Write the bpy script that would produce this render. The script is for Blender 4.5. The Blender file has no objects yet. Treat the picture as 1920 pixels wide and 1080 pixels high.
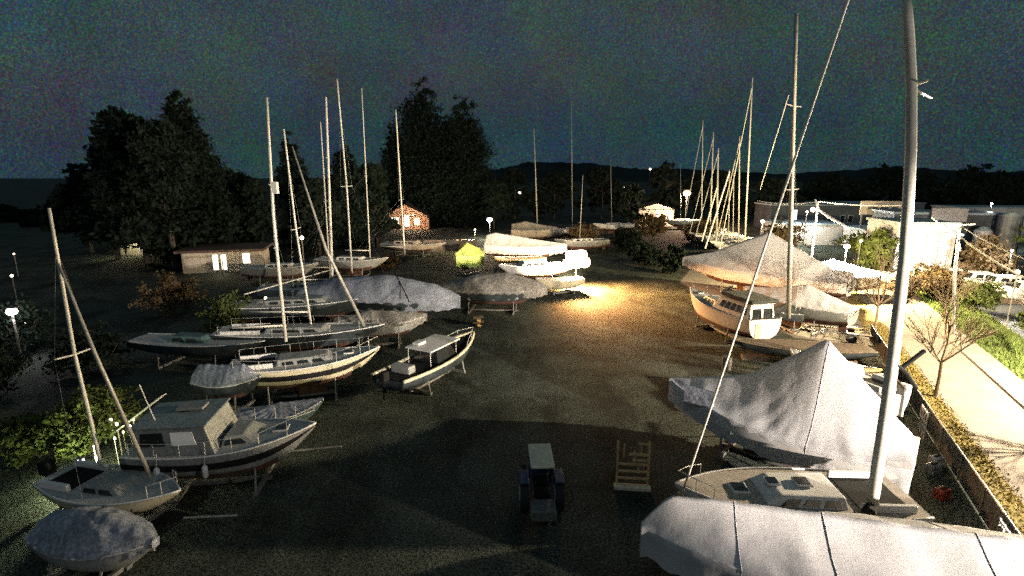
import bpy, math, random
import numpy as np
from mathutils import Vector, Matrix
random.seed(7); RNG = np.random.default_rng(7)
PI = math.pi; R = math.radians
sc = bpy.context.scene
# ------------------------------------------------------------------ camera
CAM_H, PITCH, F = 12.0, R(12.2), 970.0
cd = bpy.data.cameras.new('camera'); cam = bpy.data.objects.new('camera', cd); sc.collection.objects.link(cam)
cam.location = (0, 0, CAM_H); cam.rotation_euler = (R(90)-PITCH, 0, 0)
cd.sensor_width = 36; cd.lens = 36*F/1920; cd.clip_start = .1; cd.clip_end = 6000
sc.camera = cam
# ------------------------------------------------------------------ world, added night fill, exposure
w = bpy.data.worlds.new('World'); sc.world = w; w.use_nodes = True
nt = w.node_tree; N = nt.nodes; Lk = nt.links; N.clear()
out = N.new('ShaderNodeOutputWorld'); bg = N.new('ShaderNodeBackground'); Lk.new(bg.outputs[0], out.inputs[0])
sky = N.new('ShaderNodeTexSky'); sky.sky_type = 'NISHITA'; sky.sun_disc = False
sky.sun_elevation = R(-3); sky.sun_rotation = R(200)
tc = N.new('ShaderNodeTexCoord')
def wnoise(scale, detail, rough=.5):
    n = N.new('ShaderNodeTexNoise'); n.inputs['Scale'].default_value = scale; n.inputs['Detail'].default_value = detail
    n.inputs['Roughness'].default_value = rough; Lk.new(tc.outputs['Generated'], n.inputs['Vector']); return n
def wmix(mode, a, b, f=1.0):
    m = N.new('ShaderNodeMix'); m.data_type = 'RGBA'; m.blend_type = mode; m.inputs[0].default_value = f
    for s, v in ((6, a), (7, b)):
        if hasattr(v, 'is_linked'): Lk.new(v, m.inputs[s])
        else: m.inputs[s].default_value = (*v, 1)
    return m.outputs[2]
SKY_K = .10
skyc = wmix('MULTIPLY', sky.outputs[0], (2.2, 2.2, 2.2))
air = wmix('ADD', skyc, (.20, .43, .52))               # light pollution on thin high cloud
patch = wmix('MULTIPLY', wnoise(9, 5, .6).outputs['Color'], (2.0, 2.0, 2.0))
c1 = wmix('MULTIPLY', air, patch, .55)
fine = wmix('MULTIPLY', wnoise(380, 3, .9).outputs['Color'], (2.0, 2.0, 2.0))
fr = N.new('ShaderNodeGamma'); fr.inputs[1].default_value = 5.0; Lk.new(fine, fr.inputs[0])
c2 = wmix('MULTIPLY', c1, fr.outputs[0], .7)
Lk.new(c2, bg.inputs[0]); bg.inputs[1].default_value = SKY_K
sd = bpy.data.lights.new('night_fill', 'SUN'); sd.energy = .13; sd.angle = R(8); sd.color = (.80, .88, 1)  # weak sun lamp added as soft fill to lift the dark tarps
so = bpy.data.objects.new('night_fill', sd); sc.collection.objects.link(so); so.rotation_euler = (R(38), 0, R(-25))
sc.view_settings.view_transform = 'Standard'; sc.view_settings.look = 'None'; sc.view_settings.exposure = 0; sc.view_settings.gamma = 1
sc.cycles.use_denoising = False; sc.cycles.max_bounces = 5; sc.cycles.volume_bounces = 0
sc.cycles.sample_clamp_indirect = 1.0; sc.cycles.caustics_reflective = False; sc.cycles.caustics_refractive = False
# ------------------------------------------------------------------ picture -> place (pinhole of the camera above)
def ray(px, py):
    x = (px-960)/F; v = -(py-540)/F; c, s = math.cos(PITCH), math.sin(PITCH)
    return Vector((x, c+v*s, -s+v*c))
def W(px, py, h=0):
    r = ray(px, py); return Vector((0, 0, CAM_H)) + r*((h-CAM_H)/r.z)
def D(px, py, Y):
    r = ray(px, py); return Vector((0, 0, CAM_H)) + r*(Y/r.y)
# ------------------------------------------------------------------ materials
MATS = {}
def mat(name, col, rough=.6, metal=0, var=.12, vscale=2.0, bump=0, bscale=8, emit=None, estr=0, fine=0, fscale=60, stain=None, coat=0, spec=.5, trans=0):
    if name in MATS: return MATS[name]
    m = bpy.data.materials.new(name); m.use_nodes = True; n = m.node_tree.nodes; l = m.node_tree.links
    b = n['Principled BSDF']; b.inputs['Roughness'].default_value = rough; b.inputs['Metallic'].default_value = metal
    b.inputs['Specular IOR Level'].default_value = spec
    if coat: b.inputs['Coat Weight'].default_value = coat
    t = n.new('ShaderNodeTexCoord')
    def noise(s, d=4, r=.6):
        x = n.new('ShaderNodeTexNoise'); x.inputs['Scale'].default_value = s; x.inputs['Detail'].default_value = d; x.inputs['Roughness'].default_value = r
        l.new(t.outputs['Object'], x.inputs['Vector']); return x
    def ramp(src, lo, hi, p0=.35, p1=.65):
        r = n.new('ShaderNodeValToRGB'); l.new(src, r.inputs[0]); e = r.color_ramp.elements
        e[0].position = p0; e[1].position = p1; e[0].color = (*lo, 1); e[1].color = (*hi, 1); return r.outputs[0]
    lo = tuple(max(0, c*(1-var)) for c in col); hi = tuple(min(1, c*(1+var)) for c in col)
    c = ramp(noise(vscale).outputs[0], lo, hi)
    def mul(a, bb, f=1.0):
        x = n.new('ShaderNodeMix'); x.data_type = 'RGBA'; x.blend_type = 'MULTIPLY'; x.inputs[0].default_value = f
        l.new(a, x.inputs[6]); l.new(bb, x.inputs[7]); return x.outputs[2]
    if fine:
        c = mul(c, ramp(noise(fscale, 2, .8).outputs[0], (1-fine,)*3, (1+fine, 1+fine, 1+fine), .4, .6))
    if stain:
        x = n.new('ShaderNodeMix'); x.data_type = 'RGBA'; l.new(ramp(noise(vscale*.7+.3, 6, .7).outputs[0], (0, 0, 0), (.8, .8, .8), .52, .72), x.inputs[0])
        l.new(c, x.inputs[6]); x.inputs[7].default_value = (*stain, 1); c = x.outputs[2]
    l.new(c, b.inputs['Base Color'])
    rr = n.new('ShaderNodeMapRange'); l.new(noise(vscale*3).outputs[0], rr.inputs[0]); rr.inputs[3].default_value = max(.04, rough-.12); rr.inputs[4].default_value = min(1, rough+.12)
    l.new(rr.outputs[0], b.inputs['Roughness'])
    if bump:
        bp = n.new('ShaderNodeBump'); bp.inputs['Strength'].default_value = 1; bp.inputs['Distance'].default_value = bump
        l.new(noise(bscale, 5, .6).outputs[0], bp.inputs['Height']); l.new(bp.outputs[0], b.inputs['Normal'])
    if emit: b.inputs['Emission Color'].default_value = (*emit, 1); b.inputs['Emission Strength'].default_value = estr
    if trans: b.inputs['Transmission Weight'].default_value = trans
    MATS[name] = m; return m
gravel = mat('gravel', (.052, .062, .050), .9, var=.35, vscale=.35, bump=.03, bscale=26, fine=.75, fscale=11, spec=.15)
def damp(m):
    n = m.node_tree.nodes; l = m.node_tree.links; b = n['Principled BSDF']; t = n.new('ShaderNodeTexCoord'); mp = n.new('ShaderNodeMapping'); mp.inputs['Scale'].default_value = (1, .35, 1); mp.inputs['Rotation'].default_value = (0, 0, .12)
    l.new(t.outputs['Object'], mp.inputs[0]); x = n.new('ShaderNodeTexNoise'); x.inputs['Scale'].default_value = .33; x.inputs['Detail'].default_value = 6; x.inputs['Roughness'].default_value = .62; l.new(mp.outputs[0], x.inputs['Vector'])
    r = n.new('ShaderNodeValToRGB'); l.new(x.outputs[0], r.inputs[0]); e = r.color_ramp.elements; e[0].position = .50; e[1].position = .60; e[0].color = (1, 1, 1, 1); e[1].color = (.5, .5, .5, 1)
    w_ = n.new('ShaderNodeTexWave'); w_.bands_direction = 'X'; w_.inputs['Scale'].default_value = .16; w_.inputs['Distortion'].default_value = 3; w_.inputs['Detail'].default_value = 3; w_.inputs['Detail Scale'].default_value = .15; l.new(t.outputs['Object'], w_.inputs['Vector'])
    r2 = n.new('ShaderNodeValToRGB'); l.new(w_.outputs[0], r2.inputs[0]); f = r2.color_ramp.elements; f[0].position = .0; f[1].position = .12; f[0].color = (.5, .5, .5, 1); f[1].color = (1, 1, 1, 1)
    src = b.inputs['Base Color'].links[0].from_socket; rs = b.inputs['Roughness'].links[0].from_socket
    for q in (r.outputs[0],):
        k = n.new('ShaderNodeMix'); k.data_type = 'RGBA'; k.blend_type = 'MULTIPLY'; k.inputs[0].default_value = 1; l.new(src, k.inputs[6]); l.new(q, k.inputs[7]); src = k.outputs[2]
    l.new(src, b.inputs['Base Color']); pass
damp(gravel)
dirtm = mat('dirt', (.10, .10, .07), 1, var=.4, vscale=.6, fine=.7, fscale=7)
pathm = mat('path_asphalt', (.17, .15, .13), .9, var=.14, vscale=.5, bump=.006, bscale=40, fine=.18, fscale=14, stain=(.17, .14, .11))
edgem = mat('paving_edge', (.24, .20, .165), .9, var=.15, vscale=1, fine=.2, fscale=16)
lotm = mat('wet_asphalt', (.12, .135, .17), .55, var=.2, vscale=.4, fine=.3, fscale=8)
vergem = mat('verge', (.15, .12, .03), 1, var=.35, vscale=2, fine=.5, fscale=14)
grassm = mat('grass_blades', (.10, .14, .03), .9, var=.5, vscale=1.2)
drygrass = mat('dry_grass', (.22, .17, .04), .9, var=.4, vscale=1.5)
hillm = mat('hill', (.03, .04, .04), 1, var=.3, vscale=.02, spec=0)
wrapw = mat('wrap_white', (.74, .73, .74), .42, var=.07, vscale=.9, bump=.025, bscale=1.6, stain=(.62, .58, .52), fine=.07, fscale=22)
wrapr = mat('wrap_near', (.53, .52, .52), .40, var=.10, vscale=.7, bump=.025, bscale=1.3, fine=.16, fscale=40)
wrapg = mat('wrap_grey', (.22, .24, .28), .6, var=.22, vscale=.8, bump=.06, bscale=2, fine=.35, fscale=9)
wrapd = mat('wrap_dull', (.20, .19, .17), .7, var=.25, vscale=.8, bump=.06, bscale=2, fine=.4, fscale=7)
wrapgr = mat('wrap_green', (.25, .34, .08), .6, var=.2, vscale=1.2, bump=.05, bscale=2)
darkcov = mat('cover_dark', (.03, .035, .03), .8, var=.3, vscale=3, bump=.03)
gel = mat('gelcoat_white', (.72, .71, .68), .3, var=.08, vscale=1.5, stain=(.5, .46, .38), fine=.06)
gelc = mat('gelcoat_cream', (.54, .49, .34), .35, var=.10, vscale=1.5, stain=(.48, .40, .22), fine=.12, fscale=16)
gelg = mat('gelcoat_grey', (.24, .25, .24), .4, var=.15, vscale=1.5, fine=.2, fscale=14)
hulld = mat('hull_dark', (.035, .045, .05), .35, var=.3, vscale=2)
hullt = mat('hull_teal', (.07, .12, .12), .5, var=.25, vscale=2, fine=.3, fscale=12)
roofc = mat('roof_pale_teal', (.17, .22, .235), .55, var=.2, vscale=2, fine=.3, fscale=12)
anti = mat('antifouling', (.10, .045, .03), .85, var=.3, vscale=3)
stripe = mat('stripe_dark', (.012, .012, .014), .4)
deckm = mat('deck', (.42, .42, .40), .7, var=.14, vscale=3, fine=.25, fscale=18)
decktan = mat('deck_tan', (.36, .32, .27), .6, var=.14, vscale=3, fine=.15, fscale=18)
glassm = mat('dark_glass', (.015, .018, .02), .12, coat=.5)
alu = mat('aluminium', (.50, .50, .46), .45, metal=.25, var=.12, vscale=3, fine=.12, fscale=30)
alud = mat('aluminium_dull', (.34, .33, .29), .5, metal=.2, var=.18, vscale=3)
mastw = mat('mast_paint', (.62, .60, .52), .4, var=.15, vscale=2, fine=.14, fscale=24)
rope = mat('rope', (.70, .67, .58), .7)
steel = mat('steel', (.18, .18, .17), .6, metal=.4, var=.3, vscale=5)
rust = mat('rusty_steel', (.16, .08, .045), .8, var=.4, vscale=6)
wood = mat('wood', (.62, .42, .20), .8, var=.25, vscale=4, bump=.004, bscale=30)
woodd = mat('wood_dark', (.12, .09, .06), .9, var=.3, vscale=4)
rubber = mat('rubber', (.02, .02, .02), .85)
blackm = mat('black_paint', (.010, .011, .010), .85, spec=.15)
bluem = mat('tractor_blue', (.02, .05, .12), .5, var=.2)
creamm = mat('cream_paint', (.72, .66, .48), .55, var=.12, vscale=4, fine=.2, fscale=20)
fencem = mat('fence_mesh', (.02, .022, .02), .9, var=.3)
barkm = mat('bark', (.17, .13, .08), .9, var=.3, vscale=6)
barkd = mat('bark_dark', (.07, .06, .045), .9, var=.3, vscale=6)
leafd = mat('foliage_dark', (.016, .024, .018), 1, spec=0, var=.5, vscale=.8)
leafc = mat('foliage_conifer', (.013, .021, .017), 1, spec=0, var=.5, vscale=.8)
leafo = mat('foliage_olive', (.07, .09, .028), 1, spec=.05, var=.5, vscale=1.2)
leafb = mat('foliage_brown', (.09, .065, .035), 1, spec=.05, var=.5, vscale=1.5)
brick = mat('brick_wall', (.36, .22, .15), .85, var=.2, vscale=2)
plaster = mat('plaster', (.50, .45, .38), .8, var=.1, vscale=.6)
clad = mat('metal_cladding', (.46, .44, .44), .5, var=.1, vscale=.4)
cladd = mat('cladding_dark', (.07, .08, .09), .6, var=.25, vscale=.3)
roofm = mat('roof_tiles', (.10, .065, .05), .85, var=.3, vscale=2)
roofb = mat('roof_metal', (.30, .36, .38), .5, var=.25, vscale=.4)
redm = mat('red_paint', (.30, .05, .03), .5)
def glow(name, col, s): return mat(name, (.8, .8, .8), .5, emit=col, estr=s)
def translucent(m, f, col):
    n = m.node_tree.nodes; l = m.node_tree.links; b = n['Principled BSDF']; o = [x for x in n if x.type == 'OUTPUT_MATERIAL'][0]
    t = n.new('ShaderNodeBsdfTranslucent'); t.inputs[0].default_value = (*col, 1); x = n.new('ShaderNodeMixShader'); x.inputs[0].default_value = f
    l.new(b.outputs[0], x.inputs[1]); l.new(t.outputs[0], x.inputs[2]); l.new(x.outputs[0], o.inputs['Surface'])
translucent(wrapw, .25, (.8, .76, .70)); translucent(wrapr, .12, (.75, .74, .78))
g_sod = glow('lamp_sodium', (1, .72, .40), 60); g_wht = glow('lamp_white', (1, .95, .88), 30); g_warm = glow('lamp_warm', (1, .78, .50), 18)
g_win = glow('window_warm', (1, .70, .36), 1.6); g_winw = glow('window_white', (1, .86, .66), 3); g_yel = glow('window_yellow', (1, .78, .34), 1.1)
g_strip = glow('strip_light', (.95, .97, 1), 5)
# ------------------------------------------------------------------ object helpers
def tag(o, label=None, cat=None, group=None, kind=None):
    for k, v in (('label', label), ('category', cat), ('group', group), ('kind', kind)):
        if v: o[k] = v
    return o
def empty(name, loc, rz=0, label=None, cat=None, group=None):
    o = bpy.data.objects.new(name, None); sc.collection.objects.link(o); o.location = loc; o.rotation_euler = (0, 0, rz); o.empty_display_size = .3
    return tag(o, label, cat, group)
class MB:
    def __init__(s): s.v = []; s.f = []
    def add(s, vs, fs):
        k = len(s.v); s.v += [Vector(p) for p in vs]; s.f += [tuple(i+k for i in f) for f in fs]; return s
    def box(s, c, d, rz=0, tilt=None):
        c = Vector(c); M = Matrix.Rotation(rz, 3, 'Z')
        if tilt: M = M @ Matrix.Rotation(tilt[0], 3, tilt[1])
        x, y, z = d[0]/2, d[1]/2, d[2]/2
        return s.add([c + M @ Vector(p) for p in ((-x,-y,-z),(x,-y,-z),(x,y,-z),(-x,y,-z),(-x,-y,z),(x,-y,z),(x,y,z),(-x,y,z))],
                     [(0,3,2,1),(4,5,6,7),(0,1,5,4),(1,2,6,5),(2,3,7,6),(3,0,4,7)])
    def tube(s, pts, r, n=8, cap=True):
        pts = [Vector(p) for p in pts]; rs = r if isinstance(r, (list, tuple)) else [r]*len(pts); rings = []
        for i, p in enumerate(pts):
            t = (pts[min(i+1, len(pts)-1)] - pts[max(i-1, 0)]).normalized()
            a = Vector((0, 0, 1)) if abs(t.z) < .9 else Vector((1, 0, 0)); u = t.cross(a).normalized(); v = t.cross(u)
            rings.append([p + (u*math.cos(2*PI*k/n) + v*math.sin(2*PI*k/n))*rs[i] for k in range(n)])
        k0 = 0; vs = [q for rg in rings for q in rg]; fs = []
        for i in range(len(pts)-1):
            for k in range(n): fs.append((i*n+k, i*n+(k+1) % n, (i+1)*n+(k+1) % n, (i+1)*n+k))
        if cap: fs += [tuple(range(n))[::-1], tuple((len(pts)-1)*n+k for k in range(n))]
        return s.add(vs, fs)
    def ball(s, c, r, n=10, sq=(1, 1, 1)):
        c = Vector(c); vs = []; fs = []; m = n//2
        for i in range(m+1):
            a = PI*i/m
            for k in range(n): vs.append(c + Vector((sq[0]*r*math.sin(a)*math.cos(2*PI*k/n), sq[1]*r*math.sin(a)*math.sin(2*PI*k/n), sq[2]*r*math.cos(a))))
        for i in range(m):
            for k in range(n): fs.append((i*n+k, i*n+(k+1) % n, (i+1)*n+(k+1) % n, (i+1)*n+k))
        return s.add(vs, fs)
    def grid(s, rows, close=False):
        k = len(s.v); nn = len(rows[0]); vs = [p for r in rows for p in r]; fs = []
        for i in range(len(rows)-1):
            for j in range(nn-(0 if close else 1)): fs.append((i*nn+j, i*nn+(j+1) % nn, (i+1)*nn+(j+1) % nn, (i+1)*nn+j))
        return s.add(vs, fs)
    def prism(s, poly, z0, z1):
        n = len(poly); vs = [(x, y, z0) for x, y in poly] + [(x, y, z1) for x, y in poly]
        return s.add(vs, [tuple(range(n))[::-1], tuple(range(n, 2*n))] + [(i, (i+1) % n, (i+1) % n+n, i+n) for i in range(n)])
    def build(s, name, m, parent=None, smooth=False, bevel=0, world=False):
        vs = s.v
        if world and parent is not None:
            M = (Matrix.Translation(parent.location) @ Matrix.Rotation(parent.rotation_euler.z, 4, 'Z')).inverted()
            vs = [M @ p for p in vs]
        me = bpy.data.meshes.new(name); me.from_pydata([tuple(p) for p in vs], [], s.f); me.validate(); me.materials.append(m)
        o = bpy.data.objects.new(name, me); sc.collection.objects.link(o); o.parent = parent
        if smooth: me.shade_smooth()
        if bevel:
            b = o.modifiers.new('bevel', 'BEVEL'); b.width = bevel; b.segments = 2; b.limit_method = 'ANGLE'
        return o
def struct(name, mb, m): return tag(mb.build(name, m), kind='structure')
# ------------------------------------------------------------------ the setting
S = 3000
struct('ground', MB().add([(-S, -60, 0), (S, -60, 0), (S, S, 0), (-S, S, 0)], [(0, 1, 2, 3)]), gravel)
def sheet(name, pts, m, z): return struct(name, MB().add([(p[0], p[1], z) for p in pts], [tuple(range(len(pts)))]), m)
P = lambda *a: tuple(W(*a)[:2])
# the yard's fence line on the right, the path and verges behind it (all parallel)
f0 = Vector((14.75, 12.0, 0)); f1 = Vector((19.7, 22.3, 0)); fd = (f1-f0).normalized(); fn = Vector((fd.y, -fd.x, 0))
def fl(a, n, z=0): q = f0 + fd*a + fn*n; return (q.x, q.y, z)
sheet('verge', [fl(-20, .15), fl(-20, 1.7), fl(62, 1.7), fl(62, .15)], vergem, .004)
sheet('path', [fl(-20, 1.7), fl(-20, 5.3), fl(62, 5.3), fl(62, 1.7)], pathm, .008)
sheet('path_edge', [fl(-20, 5.45), fl(-20, 6.9), fl(60, 6.9), fl(60, 5.45)], edgem, .012)
struct('kerb', MB().box(fl(21, 5.375, .05), (82, .15, .11), math.atan2(fd.y, fd.x)), edgem)
sheet('path_apron', [fl(26, -5), fl(26, .15), fl(62, .15), fl(70, -16), fl(44, -16)], pathm, .004)
sheet('grass_strip', [fl(-20, 6.9), fl(-20, 10.6), fl(75, 10.6), fl(75, 6.9)], mat('turf', (.07, .12, .02), 1, var=.5, vscale=1.5, fine=.5, fscale=8), .006)
sheet('parking_lot', [fl(-20, 10.6), fl(-20, 60), fl(50, 60), fl(50, 10.6)], lotm, .010)
def hill(pts, Y, dep, name):
    b = MB(); rows = []
    top = [D(px, py, Y) for px, py in pts]; fine_t = []
    for a, c in zip(top[:-1], top[1:]):
        for k in range(12): q = a.lerp(c, k/12); q.z += random.uniform(-1, 1)*Y*.0018; fine_t.append(q)
    fine_t.append(top[-1])
    b.grid([[Vector((q.x, q.y-Y*.10, -1)) for q in fine_t], [Vector((q.x, q.y-Y*.03, q.z*.75)) for q in fine_t], fine_t, [Vector((q.x, q.y+dep, -1)) for q in fine_t]])
    struct(name, b, hillm)
hill([(-500, 392), (60, 386), (300, 372), (700, 345), (930, 318), (990, 304), (1100, 306), (1200, 316), (1320, 318), (1480, 326), (1700, 312), (1840, 322), (2200, 316), (2600, 330)], 1300, 300, 'hills')
# grass stuff
def blades(name, fn_pts, n, h, m, label, cat):
    V = []; Fc = []
    for i in range(n):
        x, y = fn_pts(); a = random.uniform(0, PI); hh = h*random.uniform(.5, 1.3); dx, dy = math.cos(a)*.035, math.sin(a)*.035; lx, ly = random.uniform(-.1, .1), random.uniform(-.1, .1)
        k = len(V); V += [(x-dx, y-dy, 0), (x+dx, y+dy, 0), (x+lx, y+ly, hh)]; Fc.append((k, k+1, k+2))
    b = MB(); b.v = [Vector(p) for p in V]; b.f = Fc
    tag(b.build(name, m), label, cat, kind='stuff')
blades('dry_grass', lambda: fl(random.uniform(-12, 34), random.triangular(.1, 2.0, 1.5))[:2], 9000, .09, drygrass, 'yellow dry grass along the fence foot beside the path', 'grass')
blades('green_grass', lambda: fl(random.uniform(0, 60), random.uniform(6.9, 10.6))[:2], 12000, .28, grassm, 'green grass strip between path and parking lot', 'grass')
# fence
fr_ = empty('yard_fence', fl(0, 0), 0, 'low dark mesh fence with pale top rail between boatyard and path', 'fence')
ang = math.atan2(fd.y, fd.x)
MB().box(fl(5, 0, .57), (46, .03, 1.08), ang).build('mesh_panel', fencem, fr_, world=True)
MB().tube([fl(-18, 0, 1.14), fl(28, 0, 1.14)], .03).build('top_rail', alu, fr_, world=True)
for i in range(19): MB().tube([fl(-17.5+i*2.5, -.03, 0), fl(-17.5+i*2.5, -.03, 1.17)], .035).build('post', steel, fr_, world=True)
for i, a in enumerate((2.2, 11.6)):
    g = empty('gate', fl(a, -.35), ang, ('short white barred gate leaning on the fence at lower right', 'short white barred gate on the fence behind the brightly lit boat')[i], 'gate', 'white gates on the fence')
    b = MB(); b.box((0, 0, 1.25), (1.0, .05, .06)); b.box((0, 0, .75), (1.0, .04, .05)); b.box((0, 0, .25), (1.0, .04, .05)); b.build('rail', gel, g)
    for x in (-.5, -.17, .17, .5): MB().box((x, 0, .66), (.05, .05, 1.32)).build('bar', gel, g)
    MB().tube([(-.48, -.03, .2), (.48, -.03, 1.2)], .02).build('brace', gel, g)
# ------------------------------------------------------------------ boats
class Boat:
    """local frame: x from stern (-L/2) to bow (+L/2), z up from the ground"""
    def __init__(s, label, bow, stern, B, dz, cat='boat', name='sailboat', kz=.75, sheer=.35, ts=.7, rake=.10, group=None, rise=.35):
        bow = Vector(bow[:2]); stern = Vector(stern[:2]); d = bow-stern; s.L = d.length; m = (bow+stern)/2
        s.B, s.dz, s.kz, s.sh, s.ts, s.rake, s.rise = B, dz, kz, sheer, ts, rake, rise
        s.root = empty(name, (m.x, m.y, 0), math.atan2(d.y, d.x), label, cat, group); s.label = label
    def x(s, t): return -s.L/2 + s.L*t
    def hb(s, t):
        if t < .42: return s.B/2*(s.ts+(1-s.ts)*math.sin(PI/2*t/.42))
        return s.B/2*max(0, 1-((t-.42)/.58)**2.3)
    def zs(s, t): return s.dz + (s.sh*((t-.35)/.65)**2 if t > .35 else .3*s.sh*((.35-t)/.35)**2)
    def zk(s, t):
        z = s.kz
        if t > .62: z += (s.zs(t)-s.kz)*.93*((t-.62)/.38)**2.2
        if t < .35: z += s.rise*((.35-t)/.35)**1.6
        return z
    def sec(s, t, n=14, p=.62, a0=0, a1=PI):
        o = []
        for j in range(n+1):
            a = a0+(a1-a0)*j/n; c = math.cos(a); hb = s.hb(t)+.02
            z = s.zs(t)-(s.zs(t)-s.zk(t))*(math.sin(a)**.85 if a > 0 else 0)
            y = hb*math.copysign(abs(c)**p, c)
            o.append(Vector((s.x(t)-s.rake*s.L*.5*max(0, t-.7)/.3*(1-(z-s.zk(.5))/max(.1, s.zs(t)-s.zk(.5))), y, z)))
        return o
    def hull(s, m, bottom=None, strp=None, deck=deckm, cap=gel):
        T = [i/26 for i in range(27)]
        b = MB(); rows = [s.sec(t) for t in T]; b.grid(rows); b.add(rows[0], [tuple(range(15))]); b.build('hull', m, s.root, True)
        if bottom:
            b = MB(); rr = []
            for t in T:
                q = s.sec(t, 14, .62, PI*.2, PI*.8); rr.append([Vector((p.x, p.y*1.012, p.z-.012)) for p in q])
            b.grid(rr[:22]); b.build('bottom_paint', bottom, s.root, True)
        if strp:
            for sg in (1, -1):
                b = MB(); rr = []
                for t in T:
                    q = [s.sec(t, 40)[k] for k in (2, 3, 4, 5)]; rr.append([Vector((p.x, sg*(p.y+.012), p.z)) for p in q])
                b.grid(rr); b.build('sheer_stripe', strp, s.root, True)
        b = MB(); rr = []
        for t in T:
            h = s.hb(t); rr.append([Vector((s.x(t), h*v, s.zs(t)+.012+.05*(1-v*v))) for v in (-1, -.6, -.2, .2, .6, 1)])
        b.grid(rr); b.build('deck', deck, s.root, True)
        for sg in (1, -1): MB().tube([(s.x(t), sg*(s.hb(t)+.01), s.zs(t)+.04) for t in T], .035, 6).build('toe_rail', cap, s.root, True)
        return s
    def fenders(s, ts, m=gel):
        for t in ts:
            for sg in (1, -1):
                y = sg*(s.hb(t)+.12); f = MB().tube([(s.x(t), y, s.zs(t)-.75), (s.x(t), y, s.zs(t)-.68), (s.x(t), y, s.zs(t)-.3), (s.x(t), y, s.zs(t)-.22)], [.03, .1, .1, .03], 10).build('fender', m, s.root, True)
                MB().tube([(s.x(t), y, s.zs(t)-.22), (s.x(t), sg*(s.hb(t)-.05), s.zs(t)+.3)], .01, 4).build('fender_line', rope, f)
    def keel(s, m=anti, dep=None):
        z0 = s.zk(.5)+.15; x0 = s.x(.42); l = s.L*.2
        MB().prism([(x0, -.07), (x0+l, -.05), (x0+l, .05), (x0, .07)], .14, z0).build('keel', m, s.root)
        MB().prism([(s.x(.04), -.03), (s.x(.1), -.03), (s.x(.1), .03), (s.x(.04), .03)], .45, s.zk(.06)+.1).build('rudder', m, s.root); return s
    def cabin(s, t0, t1, wf, h, m, nwin=2, sf=.5, sb=.1, inset=.82, winh=(.3, .75), name='cabin', front=False, roof=None, z0=None, win=None, t_w=None):
        x0, x1 = s.x(t0), s.x(t1); zb0 = (z0 or s.zs((t0+t1)/2))-.05; w0, w1 = s.hb(t0)*wf, s.hb(t1)*wf; zt = zb0+h
        if t_w: w0, w1 = t_w
        A = [(x0, -w0, zb0), (x1, -w1, zb0), (x1, w1, zb0), (x0, w0, zb0), (x0+sb, -w0*inset, zt), (x1-sf, -w1*inset, zt), (x1-sf, w1*inset, zt), (x0+sb, w0*inset, zt)]
        A = [Vector(a) for a in A]
        c = MB().add(A, [(0, 3, 2, 1), (4, 5, 6, 7), (0, 1, 5, 4), (1, 2, 6, 5), (2, 3, 7, 6), (3, 0, 4, 7)]).build(name, m, s.root, bevel=.05)
        if roof: MB().add([(p.x*1.0+(.08 if i in (1, 2) else -.08), p.y*1.08, zt+.012+(0 if k == 0 else .07)) for k in (0, 1) for i, p in enumerate(A[4:])],
                          [(0, 3, 2, 1), (4, 5, 6, 7), (0, 1, 5, 4), (1, 2, 6, 5), (2, 3, 7, 6), (3, 0, 4, 7)]).build('roof', roof, s.root, bevel=.03)
        def pane(p0, p1, p2, p3, u0, u1, v0, v1, g):
            nrm = (p1-p0).cross(p3-p0).normalized()*.02
            q = [p0.lerp(p1, u).lerp(p3.lerp(p2, u), v)+nrm for u, v in ((u0, v0), (u1, v0), (u1-.01, v1), (u0+.01, v1))]
            q2 = [a-nrm*1.5 for a in q]
            MB().add(q+q2, [(0, 1, 2, 3), (0, 4, 5, 1), (1, 5, 6, 2), (2, 6, 7, 3), (3, 7, 4, 0)]).build('window', g, c)
        for k in range(nwin):
            u0 = .1+.8*k/nwin; u1 = u0+.8/nwin*.78
            g = win[k] if win else glassm
            pane(A[0], A[1], A[5], A[4], u0, u1, *winh, g); pane(A[2], A[3], A[7], A[6], 1-u1, 1-u0, *winh, g)
        if front:
            pane(A[1], A[2], A[6], A[5], .08, .48, .25, .85, glassm); pane(A[1], A[2], A[6], A[5], .52, .92, .25, .85, glassm)
        return c
    def cockpit(s, t0=.06, t1=.28, wf=.62):
        z = s.zs(.15)+.075
        w_ = s.hb((t0+t1)/2)*wf
        b = MB(); b.box((s.x((t0+t1)/2), 0, z), (s.L*(t1-t0), w_*2, .03)); b.build('cockpit_well', blackm, s.root)
        for sg in (1, -1): MB().box((s.x((t0+t1)/2), sg*(w_+.09), z+.09), (s.L*(t1-t0)+.1, .14, .26)).build('coaming', gel, s.root, bevel=.03)
    def hatch(s, t, w_=.55, z=None, m=glassm, y=0):
        zz = (z or s.zs(t))+.07
        h = MB().box((s.x(t), y, zz+.03), (w_, w_, .08)).build('hatch', gel, s.root, bevel=.02)
        MB().box((s.x(t), y, zz+.08), (w_*.78, w_*.78, .03)).build('hatch_pane', m, h)
    def pulpit(s, t0=.86, t1=.99, h=.6, m=alu):
        b = MB(); z = lambda t: s.zs(t)
        top = [(s.x(t0), s.hb(t0), z(t0)+h), (s.x((t0+t1)/2), s.hb((t0+t1)/2), z(t1)+h), (s.x(t1), 0, z(t1)+h+.05), (s.x((t0+t1)/2), -s.hb((t0+t1)/2), z(t1)+h), (s.x(t0), -s.hb(t0), z(t0)+h)]
        b.tube(top, .016, 6)
        for k in (0, 1, 3, 4): p = top[k]; b.tube([p, (p[0], p[1], s.zs(.9))], .014, 6)
        b.build('pulpit', m, s.root)
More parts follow.
